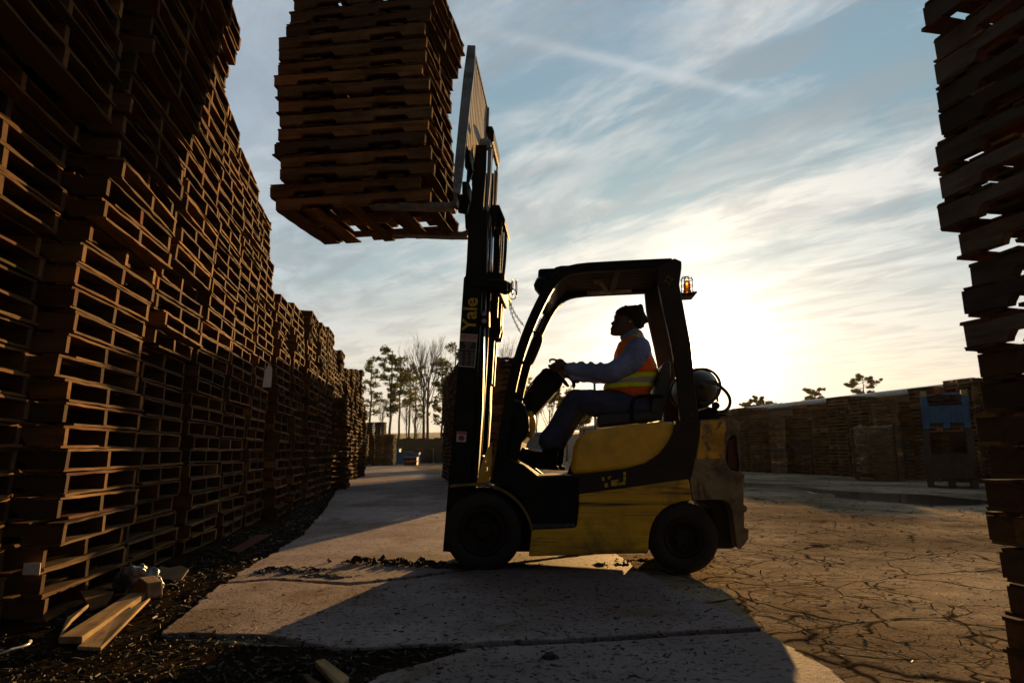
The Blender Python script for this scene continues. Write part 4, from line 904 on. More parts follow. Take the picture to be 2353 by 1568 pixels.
def hand(b, W, s_, yh):
    """closed hand at wrist W; s_ = side of the thumb"""
    m = .00108
    def q(x, z, y=0): return W + Vector((x * m, y, -z * m))
    limb(b, [(q(40, 5), .028), (q(0, 0), .028), (q(-35, -18), .033)], 14)
    b.ell(q(-48, -14), (.045, .024, .050), Matrix.Rotation(.35, 3, 'Y'))
    fr = [(-.030 * 1, 0), (-.010, 6), (.010, 12), (.029, 22)]
    for i, (dy, dz) in enumerate(fr):
        k = (1, 1.06, 1.0, .84)[i]; r = (.0098, .010, .0095, .0082)[i]
        if i == 0: pts = [q(-70, -44 + dz, dy), q(-98 * k, -52 + dz, dy), q(-118, -46, dy), q(-116, -30, dy)]
        else: pts = [q(-72, -34 + dz, dy), q(-100 * k, -18 + dz, dy), q(-96 * k, 16 + dz, dy * .9), q(-66, 26 + dz, dy * .8)]
        limb(b, [(p, r * (1 - .08 * j)) for j, p in enumerate(pts)], 10)
    limb(b, [(q(-40, 8, s_ * .024), .013), (q(-62, 22, s_ * .036), .0115), (q(-88, 14, s_ * .030), .010), (q(-104, 2, s_ * .018), .009)], 10)
Wn = P3(c10, 492, 528, .40); Wf = P3(c10, 510, 590, .60)
hand(body, Wn, 1, .40); hand(body, Wf, -1, .60)
armN = [(P3(c10, 1010, 405, .35), .098), (P3(c10, 940, 500, .33), .088), (P3(c10, 830, 568, .335), .078), (P3(c10, 770, 572, .34), .072), (P3(c10, 650, 560, .365), .058), (P3(c10, 520, 542, .395), .049)]
armF = [(P3(c10, 1000, 420, .71), .095), (P3(c10, 930, 520, .73), .085), (P3(c10, 820, 590, .73), .074), (P3(c10, 680, 596, .67), .058), (P3(c10, 545, 592, .61), .047)]
for A in (armN, armF): limb(body, [(p, r * .72) for p, r in A])
legN = [(P3(c10, 1030, 840, .42), .105), (P3(c10, 850, 800, .41), .112), (P3(c10, 700, 790, .40), .106), (P3(c10, 565, 768, .40), .088), (P3(c10, 490, 880, .40), .088), (P3(c10, 430, 980, .40), .082), (P3(c10, 376, 1055, .40), .088)]
legF = [(P3(c10, 1020, 850, .64), .105), (P3(c10, 850, 805, .65), .105), (P3(c10, 700, 800, .66), .10), (P3(c10, 590, 790, .67), .085), (P3(c10, 530, 890, .67), .084), (P3(c10, 470, 990, .67), .078), (P3(c10, 425, 1075, .67), .076)]
for A in (legN, legF): limb(body, [(p, r * .7) for p, r in A])
bo = body.build('person', SK); remesh(bo, .0052, 2); bo.location = FO; bo.rotation_euler = (0, 0, YAW)
tag(bo, 'seated driver in black beanie, orange hi-vis vest and jeans, hands on the wheel', 'person')
jk = MB()
for A in (armN, armF): limb(jk, A)
for i in range(9):   # ridges of pushed-up cloth on the forearm
    t = .08 + i * .095; a, c = armN[3][0], armN[5][0]; p = a.lerp(c, t); r = armN[3][1] + (armN[5][1] - armN[3][1]) * t
    jk.ell(p + Vector((0, 0, .008)), (.011, r * 1.02, r * 1.02 + .004), Matrix.Rotation(-.1 + .25 * math.sin(i * 2.1), 3, 'Y'))
pillow(jk, dens(PL(c10, [(900, 330), (990, 290), (1050, 330), (1100, 420), (1140, 520), (1110, 640), (1080, 740), (960, 740), (800, 690), (785, 640), (840, 480), (862, 400)], .36), .02), HY, .175, 3.2)
pillow(jk, dens(PL(c9, [(738, 968), (720, 915), (790, 850), (870, 790), (960, 752), (1060, 745), (1150, 785), (1210, 900), (1000, 1040), (800, 1040)], HY), .01), HY, .082, 3)
o = jk.build('jacket', BF, bo); remesh(o, .008, 3)
dm = o.modifiers.new('cloth_folds', 'DISPLACE'); tx = bpy.data.textures.new('folds', 'CLOUDS'); tx.noise_scale = .05; dm.texture = tx; dm.strength = .016; dm.mid_level = .5
vt = MB(); vo = [(876, 342), (940, 300), (1005, 268), (1040, 272), (1062, 305), (1078, 340), (1108, 405), (1138, 480), (1160, 545), (1152, 600), (1128, 650), (1112, 690), (1098, 730), (1078, 778), (1010, 775), (950, 772), (905, 740), (860, 716), (800, 702), (770, 695), (768, 655), (800, 600), (836, 480), (850, 405)]
pillow(vt, dens(PL(c10, vo, .36), .0032), HY, .20, 4.0, 110)
def mkd(f, pts, y=.34): return [Vector(loc(f(*p), y)) for p in pts]
def dist(p, poly):
    best = 9
    for a, b_ in zip(poly, poly[1:]):
        ab = b_ - a; t = max(0, min(1, (p - a).dot(ab) / ab.dot(ab))); best = min(best, (p - a - ab * t).length)
    return best
def inside(p, poly):
    r = False; n = len(poly)
    for i in range(n):
        a, b_ = poly[i], poly[(i + 1) % n]
        if (a.y > p.y) != (b_.y > p.y) and p.x < (b_.x - a.x) * (p.y - a.y) / (b_.y - a.y) + a.x: r = not r
    return r
polysL = [mkd(c10, q) for q in ([(830, 628), (948, 574), (1160, 562), (1160, 592), (948, 604), (830, 645)], [(740, 655), (945, 638), (1160, 640), (1160, 664), (945, 668), (740, 684)])]
polysS = [mkd(c10, q) for q in ([(770, 652), (948, 606), (1160, 592), (1160, 642), (945, 640), (760, 662)],)]
lin1 = mkd(c9, [(870, 890), (980, 842), (1110, 880), (1220, 990), (1330, 1130), (1420, 1290), (1500, 1430), (1530, 1560)]); lin2 = mkd(c9, [(1000, 815), (1120, 845), (1230, 915), (1310, 1010), (1400, 1170)]); lin3 = mkd(c9, [(1010, 795), (1120, 800), (1210, 860), (1290, 950)])
for i, f in enumerate(vt.f):
    c = sum((Vector(vt.v[j]) for j in f), Vector()) / len(f); p = Vector((c.x, c.z)); k = 0
    if any(inside(p, q) for q in polysL): k = 1
    elif any(inside(p, q) for q in polysS): k = 2
    elif dist(p, lin1) < .0065: k = 1
    elif dist(p, lin2) < .0055: k = 2
    elif dist(p, lin3) < .005: k = 1
    vt.mi[i] = k
o = vt.build('vest', [ORG, LIM, SIL], bo)
dm = o.modifiers.new('cloth_folds', 'DISPLACE'); dm.texture = tx; dm.strength = .012
tr_ = MB()
for A in (legN, legF): limb(tr_, A)
pillow(tr_, dens(PL(c10, [(830, 720), (960, 740), (1080, 760), (1110, 830), (1090, 890), (960, 905), (850, 890)], HY), .02), HY, .19, 3.5)
o = tr_.build('jeans', DN, bo); remesh(o, .009, 3); dm = o.modifiers.new('cloth_folds', 'DISPLACE'); dm.texture = tx; dm.strength = .012
for yy, dx in ((.40, 0), (.67, 45)):
    b = MB(); limb(b, [(P3(c10, 385 + dx, 1075, yy), .062), (P3(c10, 375 + dx, 1190, yy), .062), (P3(c10, 270 + dx, 1178, yy), .050), (P3(c10, 195 + dx, 1150, yy), .044)])
    b.poly(PL(c10, [(150 + dx, 1170), (170 + dx, 1205), (290 + dx, 1258), (440 + dx, 1268), (438 + dx, 1240), (300 + dx, 1225)], yy), yy - .05, yy + .05)
    o = b.build('boot', BT, bo); remesh(o, .008, 2)
bn = MB(); pillow(bn, dens(PL(c9, [(622, 440), (622, 415), (632, 385), (655, 360), (690, 338), (740, 315), (785, 303), (800, 280), (820, 268), (850, 282), (940, 276), (1030, 264), (1080, 270), (1110, 252), (1140, 244), (1180, 262), (1198, 320), (1215, 400), (1250, 480), (1290, 540), (1315, 580), (1312, 605), (1250, 630), (1222, 660), (1210, 712), (1180, 722), (1160, 742), (1080, 738), (1010, 720), (955, 690), (930, 640), (890, 600), (830, 560), (760, 535), (700, 525), (640, 490)], HY), .008), HY, .094, 2.8, 24, cen=loc(c9(930, 470), HY))
bn.build('beanie', KN, bo)
b = MB(); e = P3(c9, 903, 640, HY); b.ell((e.x, HY - .094, e.z), (.008, .008, .006)); b.build('earplug', LIM, bo)
b = MB()
for s_ in (-1, 1):
    e = P3(c9, 600, 515, HY); b.tube([(e.x - .001 + abs(math.cos(t * math.pi / 10)) * .004, HY + s_ * .034 + .027 * math.cos(t * math.pi / 10), e.z + .018 * math.sin(t * math.pi / 10)) for t in range(20)], .0016, 5, closed=True)
    e2 = P3(c9, 880, 560, HY); b.tube([(e.x, HY + s_ * .062, e.z), (e2.x, HY + s_ * .080, e2.z)], .0017, 5)
b.build('glasses', mat('glasses_frame', (.05, .04, .035), .3), bo)
# ---------------------------------------------------------------- long shed behind the right-hand row
def tri_roof(): pass
shed = empty('shed', (18, 30, 0)); shed.rotation_euler = (0, 0, math.atan2(.2105, .9776))
tag(shed, 'long low shed with white metal roof behind the right row of pallets', 'shed')
b = MB(); b.box((1.0, 6, 1.55), (6.0, 74, 3.1)); b.build('wall', mat('shed_wall', (.16, .15, .14), .8, var=.2, bump=.2), shed)
b = MB(); b.poly([(-2.6, 3.12), (-2.6, 3.36), (1.2, 3.75), (4.4, 3.36), (4.4, 3.12)], -32, 44); b.build('roof', mat('white_roof_metal', (.62, .63, .66), .35, metal=.3, var=.1, bump=.1), shed, .02)
b = MB(); b.box((-2.68, 6, 3.22), (.12, 76, .12)); b.build('gutter', mat('gutter_grey', (.4, .42, .45), .4), shed)
b = MB(); b.poly([(-5, 0), (-5, 4.6), (0, 6.6), (5, 4.6), (5, 0)], -9, 9); s2 = tag(b.build('barn', mat('dark_roofing', (.09, .075, .05), .8, var=.3)), 'dark low-gabled barn roof past the far end of the shed', 'barn'); s2.location = (19.5, 84, 0)
# ---------------------------------------------------------------- bins, crates, far things
BL = mat('blue_plastic', (.03, .26, .55), .75, var=.15, bump=.1, dirt=.4)
def bulk_bin(name, c, rz, w, h, label, m, front_gap=True, group=None):
    r = empty(name, c, rz); tag(r, label, 'bin', group); t = .05
    b = MB()
    b.box((0, w / 2 - t / 2, h * .56), (w, t, h * .8)); 
    for s_ in (-1, 1): b.box((s_ * (w / 2 - t / 2), 0, h * .56), (t, w, h * .8))
    b.box((0, -w / 2 + t / 2, h * .36), (w, t, h * .42)); b.box((0, 0, h * .17), (w - .02, w - .02, .06))
    for i in range(9): b.box((-w * .44 + i * w * .11, -w / 2 - .012, h * .37), (.025, .025, h * .38))
    b.build('bin_body', m, r, .008)
    for s_ in (-1, 1): MB().box((s_ * w * .42, -w / 2 + .02, h * .7), (w * .14, .075, h * .54)).build('corner_post', m, r, .01)
    b = MB()
    for x in (-.42, 0, .42): b.box((x * w, 0, h * .07), (w * .14, w, h * .14))
    b.build('skid', m, r, .006)
    b = MB(); rg = random.Random(3)
    for i in range(60): b.box((rg.uniform(-.4, .4) * w, rg.uniform(-.4, .4) * w, h * rg.uniform(.45, .9)), (rg.uniform(.2, .6), .08, .015), Matrix.Rotation(rg.uniform(0, 3), 3, 'Z') @ Matrix.Rotation(rg.uniform(-.5, .5), 3, 'X'))
    b.build('scrap_boards', WD, r)
    return r
gp = ground(2145, 1108); 
bx_dir = math.atan2(-.2105, .9776)
rzw = math.radians(-90) + .2121
bnx = Vector((10.68, 16.9, 0))
bulk_bin('wooden_crate', bnx, -.55, 1.05, 1.39, 'dark open wooden crate of scrap boards under the blue bin', mat('dark_crate_wood', (.06, .045, .035), .8, var=.3, bump=.4))
bb = bulk_bin('plastic_bin', bnx + Vector((0, 0, 1.392)), -.55, 1.0, .95, 'blue plastic bulk bin full of scrap boards on top of the dark crate', mat('faded_blue_plastic', (.022, .16, .36), .7, var=.2, dirt=.5))
for s_ in (-1, 1): MB().box((s_ * .42, -.53, .84), (.10, .03, .12)).build('yellow_tag', YG, bb)
g0 = ground(2025, 1103); rr_ = empty('scrap_box', (g0.x, g0.y + .3, 0), -.45); tag(rr_, 'tall open-sided crate packed with broken boards, standing before the right-hand row', 'crate')
b = MB(); rg = random.Random(8)
for i in range(420): b.box((rg.uniform(-.48, .48), rg.uniform(-.5, .45), rg.uniform(.2, 1.62)), (rg.uniform(.12, .4), rg.uniform(.03, .09), rg.uniform(.012, .03)), Matrix.Rotation(rg.uniform(0, 3), 3, 'Z') @ Matrix.Rotation(rg.uniform(-.6, .6), 3, 'X') @ Matrix.Rotation(rg.uniform(-.3, .3), 3, 'Y'))
b.build('board_offcuts', mat('offcut_wood', (.26, .17, .085), .75, var=.5, scale=5), rr_)
for sx_ in (-1, 1):
    for sy_ in (-1, 1): MB().box((sx_ * .55, sy_ * .52, .85), (.05, .05, 1.6)).build('corner_post', WS, rr_)
b = MB(); [b.box((x, 0, .1), (.08, 1.1, .14)) for x in (-.5, 0, .5)]; b.box((0, 0, .185), (1.15, 1.1, .02)); b.build('base', WD, rr_)
for i, (px, py, n, cc, lab) in enumerate([(905, 1062, 4, BL, 'taller stack of blue plastic crates by the far trees'), (928, 1062, 3, BL, 'middle low stack of blue plastic crates by the far trees'), (950, 1061, 3, BL, 'low stack of blue plastic crates left of the dark fence'), (944, 1063, 2, painted['red'], 'faded red crates in front of the blue crates')]):
    g0 = ground(px, 1066 + (3 if i == 3 else 0)); b = MB(); w_ = .8
    for k in range(n):
        for q in range(6): b.box((-.45 * w_ + q * .18 * w_, -w_ / 2, .27 * k + .14), (.05, .04, .24))
        b.box((0, 0, .27 * k + .13), (w_, w_ * .95, .20)); b.box((0, 0, .27 * k + .252), (w_ + .06, w_ + .06, .03))
    o = b.build('crate_stack', cc, None, .01); o.location = (g0.x, g0.y, 0); tag(o, lab, 'crates')
b = MB(); 
for i in range(50): b.box((i * .33 - 5.0, 0, 1.0), (.325, .03, 1.95 + .1 * math.sin(i * 1.7)))
b.box((3.1, .04, 1.5), (16.4, .05, .08)); b.box((3.1, .04, .4), (16.4, .05, .08)); g0 = ground(958, 1062)
o = tag(b.build('fence', mat('dark_fence_boards', (.035, .04, .032), .85, var=.3)), 'dark board fence at the end of the road before the trees', 'fence'); o.location = (g0.x, g0.y + 2, 0)
b = MB()
for i in range(5): b.box((i * 1.6, .5 + .1 * (i % 2), .45 + .12 * (i % 3)), (1.4, 1.0, .9 + .24 * (i % 3)))
g0 = ground(985, 1063); o = tag(b.build('timber_pile', mat('dark_timber', (.07, .05, .035), .8, var=.5, scale=3, bump=.5), None, .04), 'low dark timber pile in front of the far fence', 'timber'); o.location = (g0.x - 2, g0.y - .5, 0)
# van seen under the driver's legs
vx = ground(1232, 1062); van = empty('van', (1.25 * 1.05, 36, 0), R(8)); tag(van, 'small blue van parked far behind the forklift, nose on', 'van')
VB = mat('van_paint', (.03, .12, .38), .3, var=.05, coat=.5); GL = mat('dark_glass', (.10, .16, .17), .06, var=.1)
b = MB(); b.poly([(-.85, .35), (-.88, .95), (-.72, 1.75), (-.55, 1.86), (.55, 1.86), (.72, 1.75), (.88, .95), (.85, .35)], 0, 4.2); b.poly([(-.86, .35), (-.87, .95), (.87, .95), (.86, .35)], -.7, .02); b.build('body', VB, van, .06, seg=3)
b = MB(); b.poly([(-.74, 1.02), (-.62, 1.70), (.62, 1.70), (.74, 1.02)], -.03, .02); b.build('windscreen', GL, van)
for s_ in (-1, 1):
    b = MB(); b.ell((s_ * .66, -.70, .78), (.14, .05, .09)); b.build('headlight', mat('headlight_glass', (.7, .7, .65), .1), van)
    for yy in (-.1, 3.3): b = MB(); b.lathe([(0, 0), (.30, 0), (.32, .03), (.32, .17), (.30, .2), (0, .2)], (s_ * .75 - .1, yy, .32), 'x', seg=24); b.build('wheel', RB, van)
b = MB(); b.box((0, -.72, .5), (1.6, .08, .2)); b.build('bumper', K, van, .03)
b = MB(); b.poly([(-6, 0), (-6, 2.6), (0, 3.3), (6, 2.6), (6, 0)], 0, 8); o = tag(b.build('warehouse', mat('pale_wall', (.42, .44, .45), .7, var=.1)), 'pale distant warehouse seen between the driver and the hood', 'building'); o.location = (9.8, 88, 0)
b = MB(); b.box((0, 0, 3.8), (.2, .2, 7.6)); b.box((0, 0, 7.2), (1.6, .1, .1)); o = tag(b.build('utility_pole', mat('pole_wood', (.10, .075, .05), .9)), 'thin utility pole with crossarm far behind the driver', 'pole'); q = 62; o.location = ((1366 - 1176) / FP * q, q, 0)
# ---------------------------------------------------------------- trees
BK = mat('bark', (.075, .055, .042), .95, var=.4, scale=3, bump=.5)
def leafmat(nm, c, tr):
    m = bpy.data.materials.new(nm); m.use_nodes = True; m.node_tree.nodes.clear(); t = NT(m.node_tree)
    co = t.new('ShaderNodeTexCoord').outputs['Object']; n = t.noise(co, .9, 4, .6)
    cc = t.mix(t.smooth(n, .35, .65), tuple(x * .6 for x in c), tuple(x * 1.5 for x in c))
    d = t.new('ShaderNodeBsdfDiffuse', i_Color=cc); tl = t.new('ShaderNodeBsdfTranslucent', i_Color=t.mix(.5, cc, (.16, .15, .03)))
    mx = t.new('ShaderNodeMixShader', i_0=tr); t.l.new(d.outputs[0], mx.inputs[1]); t.l.new(tl.outputs[0], mx.inputs[2])
    t.l.new(mx.outputs[0], t.new('ShaderNodeOutputMaterial').inputs[0]); return m
NEED = leafmat('pine_needles', (.055, .085, .03), .5); LEAF = leafmat('dry_leaves', (.20, .17, .055), .68)
def clump(b, c, r, n, s_, rg, flat=.7):
    for _ in range(n):
        while True:
            v = Vector((rg.uniform(-1, 1), rg.uniform(-1, 1), rg.uniform(-1, 1)))
            if v.length < 1: break
        p = c + Vector((v.x * r, v.y * r, v.z * r * flat)); a = Vector((rg.gauss(0, 1), rg.gauss(0, 1), rg.gauss(0, 1))).normalized(); q = a.orthogonal().normalized() * s_ * .45; a = a * s_
        b.add([p - q, p + q, p + a], [(0, 1, 2)])
def branch(b, p, d, L, r, depth, rg, tips, spread=.5, n=3, upl=.1):
    q = [p]; dd_ = d.copy(); k = 4
    for i in range(k): dd_ = (dd_ + Vector((rg.gauss(0, .09), rg.gauss(0, .09), rg.gauss(0, .06) + upl * .3))).normalized(); q.append(q[-1] + dd_ * L / k)
    b.tube(q, [r * (1 - .5 * i / k) for i in range(k + 1)], 5 if depth > 1 else 3, cap=False)
    tips.append(q[-1])
    if depth > 0:
        for j in range(n):
            t = rg.uniform(.35, 1); idx = min(k - 1, int(t * k)); s_ = q[idx].lerp(q[idx + 1], t * k - idx) if t < 1 else q[-1]
            a = rg.uniform(0, 6.28); o = dd_.orthogonal().normalized(); o2 = dd_.cross(o); nd = (dd_ + (o * math.cos(a) + o2 * math.sin(a)) * spread * rg.uniform(.7, 1.4) + Vector((0, 0, upl))).normalized()
            branch(b, s_, nd, L * rg.uniform(.5, .72), r * .5, depth - 1, rg, tips, spread, n, upl)
def pine(pos, h, seed, label, crown=.5, width=.16, dens_=1.0, lean=0):
    rg = random.Random(seed); r = empty('pine_tree', pos); tag(r, label, 'tree', 'pine trees beyond the yard'); t = MB()
    pts = [Vector((lean * (i / 8) ** 2 + rg.uniform(-.1, .1), 0, h * i / 8)) for i in range(9)]; t.tube(pts, [h * .013 * (1 - .8 * i / 8) + .02 for i in range(9)], 7)
    n = MB(); m = int(26 * (crown / .5))
    for i in range(m):
        k = (i + rg.random()) / m; z = h * (1 - crown * 1.0 * k ** 1.1); a = rg.uniform(0, 6.28); L = h * width * .85 * (.35 + .85 * math.sin(min(1, k * 1.25 + .12) * 2.2)) * rg.uniform(.55, 1.25)
        base = Vector((lean * (z / h) ** 2, 0, z)); e = base + Vector((math.cos(a) * L, math.sin(a) * L, L * rg.uniform(-.1, .35))); t.tube([base, base.lerp(e, .5) + Vector((0, 0, -.1)), e], [.06, .04, .015], 4, cap=False)
        for q in range(3): clump(n, base.lerp(e, .55 + .22 * q) + Vector((rg.uniform(-.3, .3), rg.uniform(-.3, .3), rg.uniform(-.1, .3))), h * .030 * rg.uniform(.5, 1.5), int(42 * dens_), .24, rg)
    t.build('trunk', BK, r, fix=False); n.build('crown', NEED, r, fix=False)
def bare(pos, h, seed, label, spread=.36, name='bare_tree', leaves=0, up=.32):
    rg = random.Random(seed); r = empty(name, pos); tag(r, label, 'tree', 'leafless and thinning trees beyond the yard'); t = MB(); tips = []
    t.tube([(0, 0, -.1), (.05, 0, h * .2), (-.04, 0, h * .42), (0, 0, h * .62)], [h * .013, h * .011, h * .009, h * .005], 8)
    for i in range(8): branch(t, Vector((0, 0, h * (.34 + .035 * i))), Vector((rg.uniform(-.5, .5), rg.uniform(-.45, .45), 1)).normalized(), h * (.30 - .012 * i), h * .0045, 4, rg, tips, spread, 3, up)
    t.build('trunk', BK, r, fix=False)
    if leaves: n = MB(); [clump(n, p, h * .03, leaves, .22, rg) for p in tips[::2]]; n.build('crown', LEAF, r, fix=False)
def at(px, D): return ((px - 1176) / FP * D * 1.0, D, 0)
TR = [(852, 92, 13.0, .62, .13, .45, 'thin pine nearest the far left stacks'), (898, 90, 14.2, .62, .15, .9, 'full-crowned pine left of the tall bare tree'), (918, 96, 13.6, .5, .13, .5, 'slim pine close right of the full-crowned pine'), (941, 94, 12.6, .45, .11, .35, 'small-crowned pine midway along the tree line'), (955, 99, 13.0, .6, .12, .3, 'sparse pine just left of the tall bare tree'), (1016, 88, 12.2, .7, .16, .6, 'broad-branched pine left of the mast'), (1046, 92, 15.0, .6, .15, .8, 'tall pine half hidden by the mast')]
for i, (px, D, h, cr, wd_, dn, lb) in enumerate(TR): pine(at(px, D), h, 50 + i, lb, cr, wd_, dn)
bare(at(974, 86), 16.0, 5, 'tall bare tree with a fan of fine branches'); bare(at(983, 88), 16.4, 9, 'second tall bare trunk close beside the fan-shaped tree')
bare(at(880, 100), 9, 11, 'short bare sapling between the pines'); bare(at(936, 84), 8, 12, 'low bare tree by the blue crates'); bare(at(960, 80), 6.5, 15, 'lowest bare sapling right of the blue crates'); bare(at(1150, 84), 15.2, 13, 'pale bare tree showing right of the mast', leaves=0)
bare(at(1262, 60), 7.2, 14, 'thinning leafy tree behind the steering column', leaves=6, name='leafy_tree'); bare(at(1300, 64), 6.6, 16, 'thinning leafy tree behind the driver\'s knee', leaves=6, name='leafy_tree'); bare(at(1232, 70), 7.4, 17, 'thinning leafy tree left of the steering column', leaves=6, name='leafy_tree')
bare(at(1338, 66), 5.2, 18, 'low leafy tree behind the driver\'s thigh', leaves=12, name='leafy_tree')
for i, (px, D, h, lb, cr, wd_) in enumerate([(1984, 112, 13.0, 'largest pine showing over the shed roof', .42, .20), (2003, 118, 10.8, 'low pine right of the largest one over the shed roof', .3, .2), (1872, 120, 11.4, 'middle pine showing over the shed roof', .42, .2), (1742, 118, 9.9, 'bushy tree over the far end of the shed', .4, .22), (1715, 122, 9.4, 'small tree at the very end of the shed roof', .4, .2), (1772, 124, 9.6, 'low tree right of the bushy one over the shed end', .4, .2)]): pine(at(px, D), h, 90 + i, lb, cr, wd_, 2.6)
# far scrub line as one mass
b = MB(); rg = random.Random(31)
for i in range(420):
    x = rg.uniform(-60, 30); y = rg.uniform(98, 125); clump(b, Vector((x, y, rg.uniform(.3, 2.6))), rg.uniform(.8, 1.8), 16, .45, rg)
tag(b.build('scrub', LEAF, fix=False), 'low brown scrub along the foot of the far trees', 'scrub', kind='stuff')
# ---------------------------------------------------------------- rubbish on the ground
rg = random.Random(21)
def plank(name, pts, z0, th, m, label, cat='plank', tilt=None):
    """flat board from four ground pixels"""
    q = [ground(*p, z0) for p in pts]; b = MB(); cz = [0, 0, 0, 0] if not tilt else tilt; n = len(q)
    vs = [(p.x, p.y, z0 + c) for p, c in zip(q, cz)] + [(p.x, p.y, z0 + c + th) for p, c in zip(q, cz)]
    b.add(vs, [tuple(range(n)), tuple(range(2 * n - 1, n - 1, -1))] + [(i, (i + 1) % n, n + (i + 1) % n, n + i) for i in range(n)])
    c = sum((Vector(v) for v in b.v), Vector()) / len(b.v); e = (q[-1] - q[0]) if len(q) == 4 else q[1] - q[0]; a = math.atan2((q[0] - q[1]).y, (q[0] - q[1]).x)
    Mi = Matrix.Rotation(-a, 4, 'Z') @ Matrix.Translation(-c); b.v = [tuple(Mi @ Vector(v)) for v in b.v]
    o = b.build(name, m, None, .004); o.matrix_world = Mi.inverted(); return tag(o, label, cat)
c5 = crop(0, 1650, 2.2957)
plank('plank', [c5(1148, 900), c5(640, 1262), c5(455, 1262), c5(1020, 900)], .02, .030, WP, 'thick pale plank catching the sun at the foot of the left stacks')
plank('plank', [c5(1175, 965), c5(790, 1320), c5(600, 1312), c5(900, 1085)], .008, .016, WP, 'thin flat board lying right of the thick pale plank', tilt=[.03, .0, 0, .01])
plank('plank', [c5(690, 1040), c5(560, 1130), c5(455, 1250), c5(520, 1115)], .01, .02, WP, 'splintered forked board left of the thick pale plank', tilt=[.04, .02, 0, .02])
plank('board', [c5(890, 905), c5(830, 970), c5(700, 1010), c5(610, 930)], .03, .02, WS, 'dark broken board behind the thick pale plank', tilt=[.02, 0, 0, .04])
plank('plank', [(620, 1235), (545, 1272), (522, 1270), (590, 1237)], .01, .02, WS, 'short board leaning out from the foot of the fourth full stack', tilt=[.02, 0, 0, .02])
plank('plank', [(802, 1568), (745, 1524), (722, 1530), (775, 1592)], .02, .022, WP, 'broken brown board lying at the bottom picture edge')
plank('board', [(760, 1592), (712, 1560), (690, 1552), (730, 1600)], .02, .014, WS, 'dark splinter of board beside the one at the bottom edge')
b = MB(); cc = ground(335, 1375); b.poly([(-.12, 0), (-.1, .09), (-.03, .15), (.10, .13), (.13, .03), (.1, 0)], -.06, .06); o = b.build('wood_block', mat('end_grain', (.30, .15, .06), .8, var=.4, scale=14, bump=.6), None, .01); o.location = (cc.x, cc.y, .01); o.rotation_euler = (0, .1, -.6); o.scale = (.75, .75, .75); tag(o, 'rust-brown wood block behind the thick pale plank', 'block')
b = MB(); rgb = random.Random(2)
for i in range(16): b.ell((rgb.uniform(-.12, .12), rgb.uniform(-.08, .08), .04 + rgb.uniform(0, .10)), (rgb.uniform(.03, .07), rgb.uniform(.03, .06), rgb.uniform(.025, .05)), Matrix.Rotation(rgb.uniform(0, 3), 3, 'X') @ Matrix.Rotation(rgb.uniform(0, 3), 3, 'Z'))
o = b.build('plastic_wrap', mat('crumpled_plastic', (.13, .14, .16), .25, var=.4, bump=1.0, bscale=30)); remesh(o, .008, 1); d = o.modifiers.new('crumple', 'DISPLACE'); t2 = bpy.data.textures.new('crumple', 'VORONOI'); t2.noise_scale = .04; d.texture = t2; d.strength = .03; cc = ground(300, 1362); o.location = (cc.x, cc.y, .0); tag(o, 'crumpled clear plastic wrap at the foot of the second full stack', 'plastic')
b = MB(); b.poly([(0, 0), (.09, .01), (.17, -.02), (.19, .09), (.13, .12), (.06, .10), (0, .12)], 0, .012); cc = ground(352, 1335); o = b.build('cardboard', mat('torn_cardboard', (.28, .19, .10), .9, var=.3)); o.location = (cc.x, cc.y, .01); o.rotation_euler = (-.9, 0, .1); tag(o, 'torn piece of tan cardboard behind the plastic wrap', 'cardboard')
b = MB(); cc = ground(612, 900); zz = 0
px_, py_ = 612, 868; Yp = 8.0; xx = tx_to_x(612, 6.95, 1.7)
b.poly([(-.04, .0), (.045, .01), (.035, .20), (.0, .25), (-.03, .18)], 0, .004); o = b.build('paper_tag', mat('white_paper', (.62, .64, .68), .7, var=.1)); zt_ = CAMH + ray(612, 890).z * 6.9 / ray(612, 890).y; o.location = (tx_to_x(612, 6.9, zt_), 6.9, zt_); o.rotation_euler = (0, .05, .4); tag(o, 'white torn paper hanging on the left stacks', 'paper')
o = MB().box((0, 0, 0), (.004, .075, .055)).build('barcode_label', WH); 
o.matrix_world = Matrix.Translation((tx_to_x(86, 3.50, .27), 3.46, .27)) @ Matrix.Rotation(-1.4, 4, 'Z'); tag(o, 'small white printed label on the corner of the first full stack', 'label')
b = MB(); pth = [c5(-20, 1345), c5(90, 1305), c5(170, 1285), c5(225, 1262), c5(238, 1240)]; b.tube([ground(*p, .03) for p in pth], [.004, .006, .005, .006, .008], 6); o = tag(b.build('plastic_strap', mat('clear_strap', (.4, .37, .33), .2)), 'pale plastic strap curling on the ground at the left picture edge', 'strap')
# chips and crumbs: nobody could count them
chips = MB()
def chip(x, y, z, s_):
    a = rg.uniform(0, 6.28); L = s_ * rg.uniform(.6, 2.4); w_ = s_ * rg.uniform(.2, .6); h = s_ * rg.uniform(.1, .35)
    M = Matrix.Rotation(a, 3, 'Z') @ Matrix.Rotation(rg.gauss(0, .25), 3, 'Y') @ Matrix.Rotation(rg.gauss(0, .3), 3, 'X'); k = rg.uniform(.3, 1)
    vs = [(-L / 2, -w_ / 2, 0), (L / 2, -w_ / 2 * k, 0), (L / 2 * .9, w_ / 2, 0), (-L / 2 * .8, w_ / 2 * k, 0)]; c = Vector((x, y, z + h * .4))
    chips.add([c + M @ Vector((v[0], v[1], v[2] - h / 2)) for v in vs] + [c + M @ Vector((v[0], v[1], v[2] + h / 2)) for v in vs], [(0, 3, 2, 1), (4, 5, 6, 7), (0, 1, 5, 4), (1, 2, 6, 5), (2, 3, 7, 6), (3, 0, 4, 7)], rg.choice((0, 0, 0, 0, 1)))
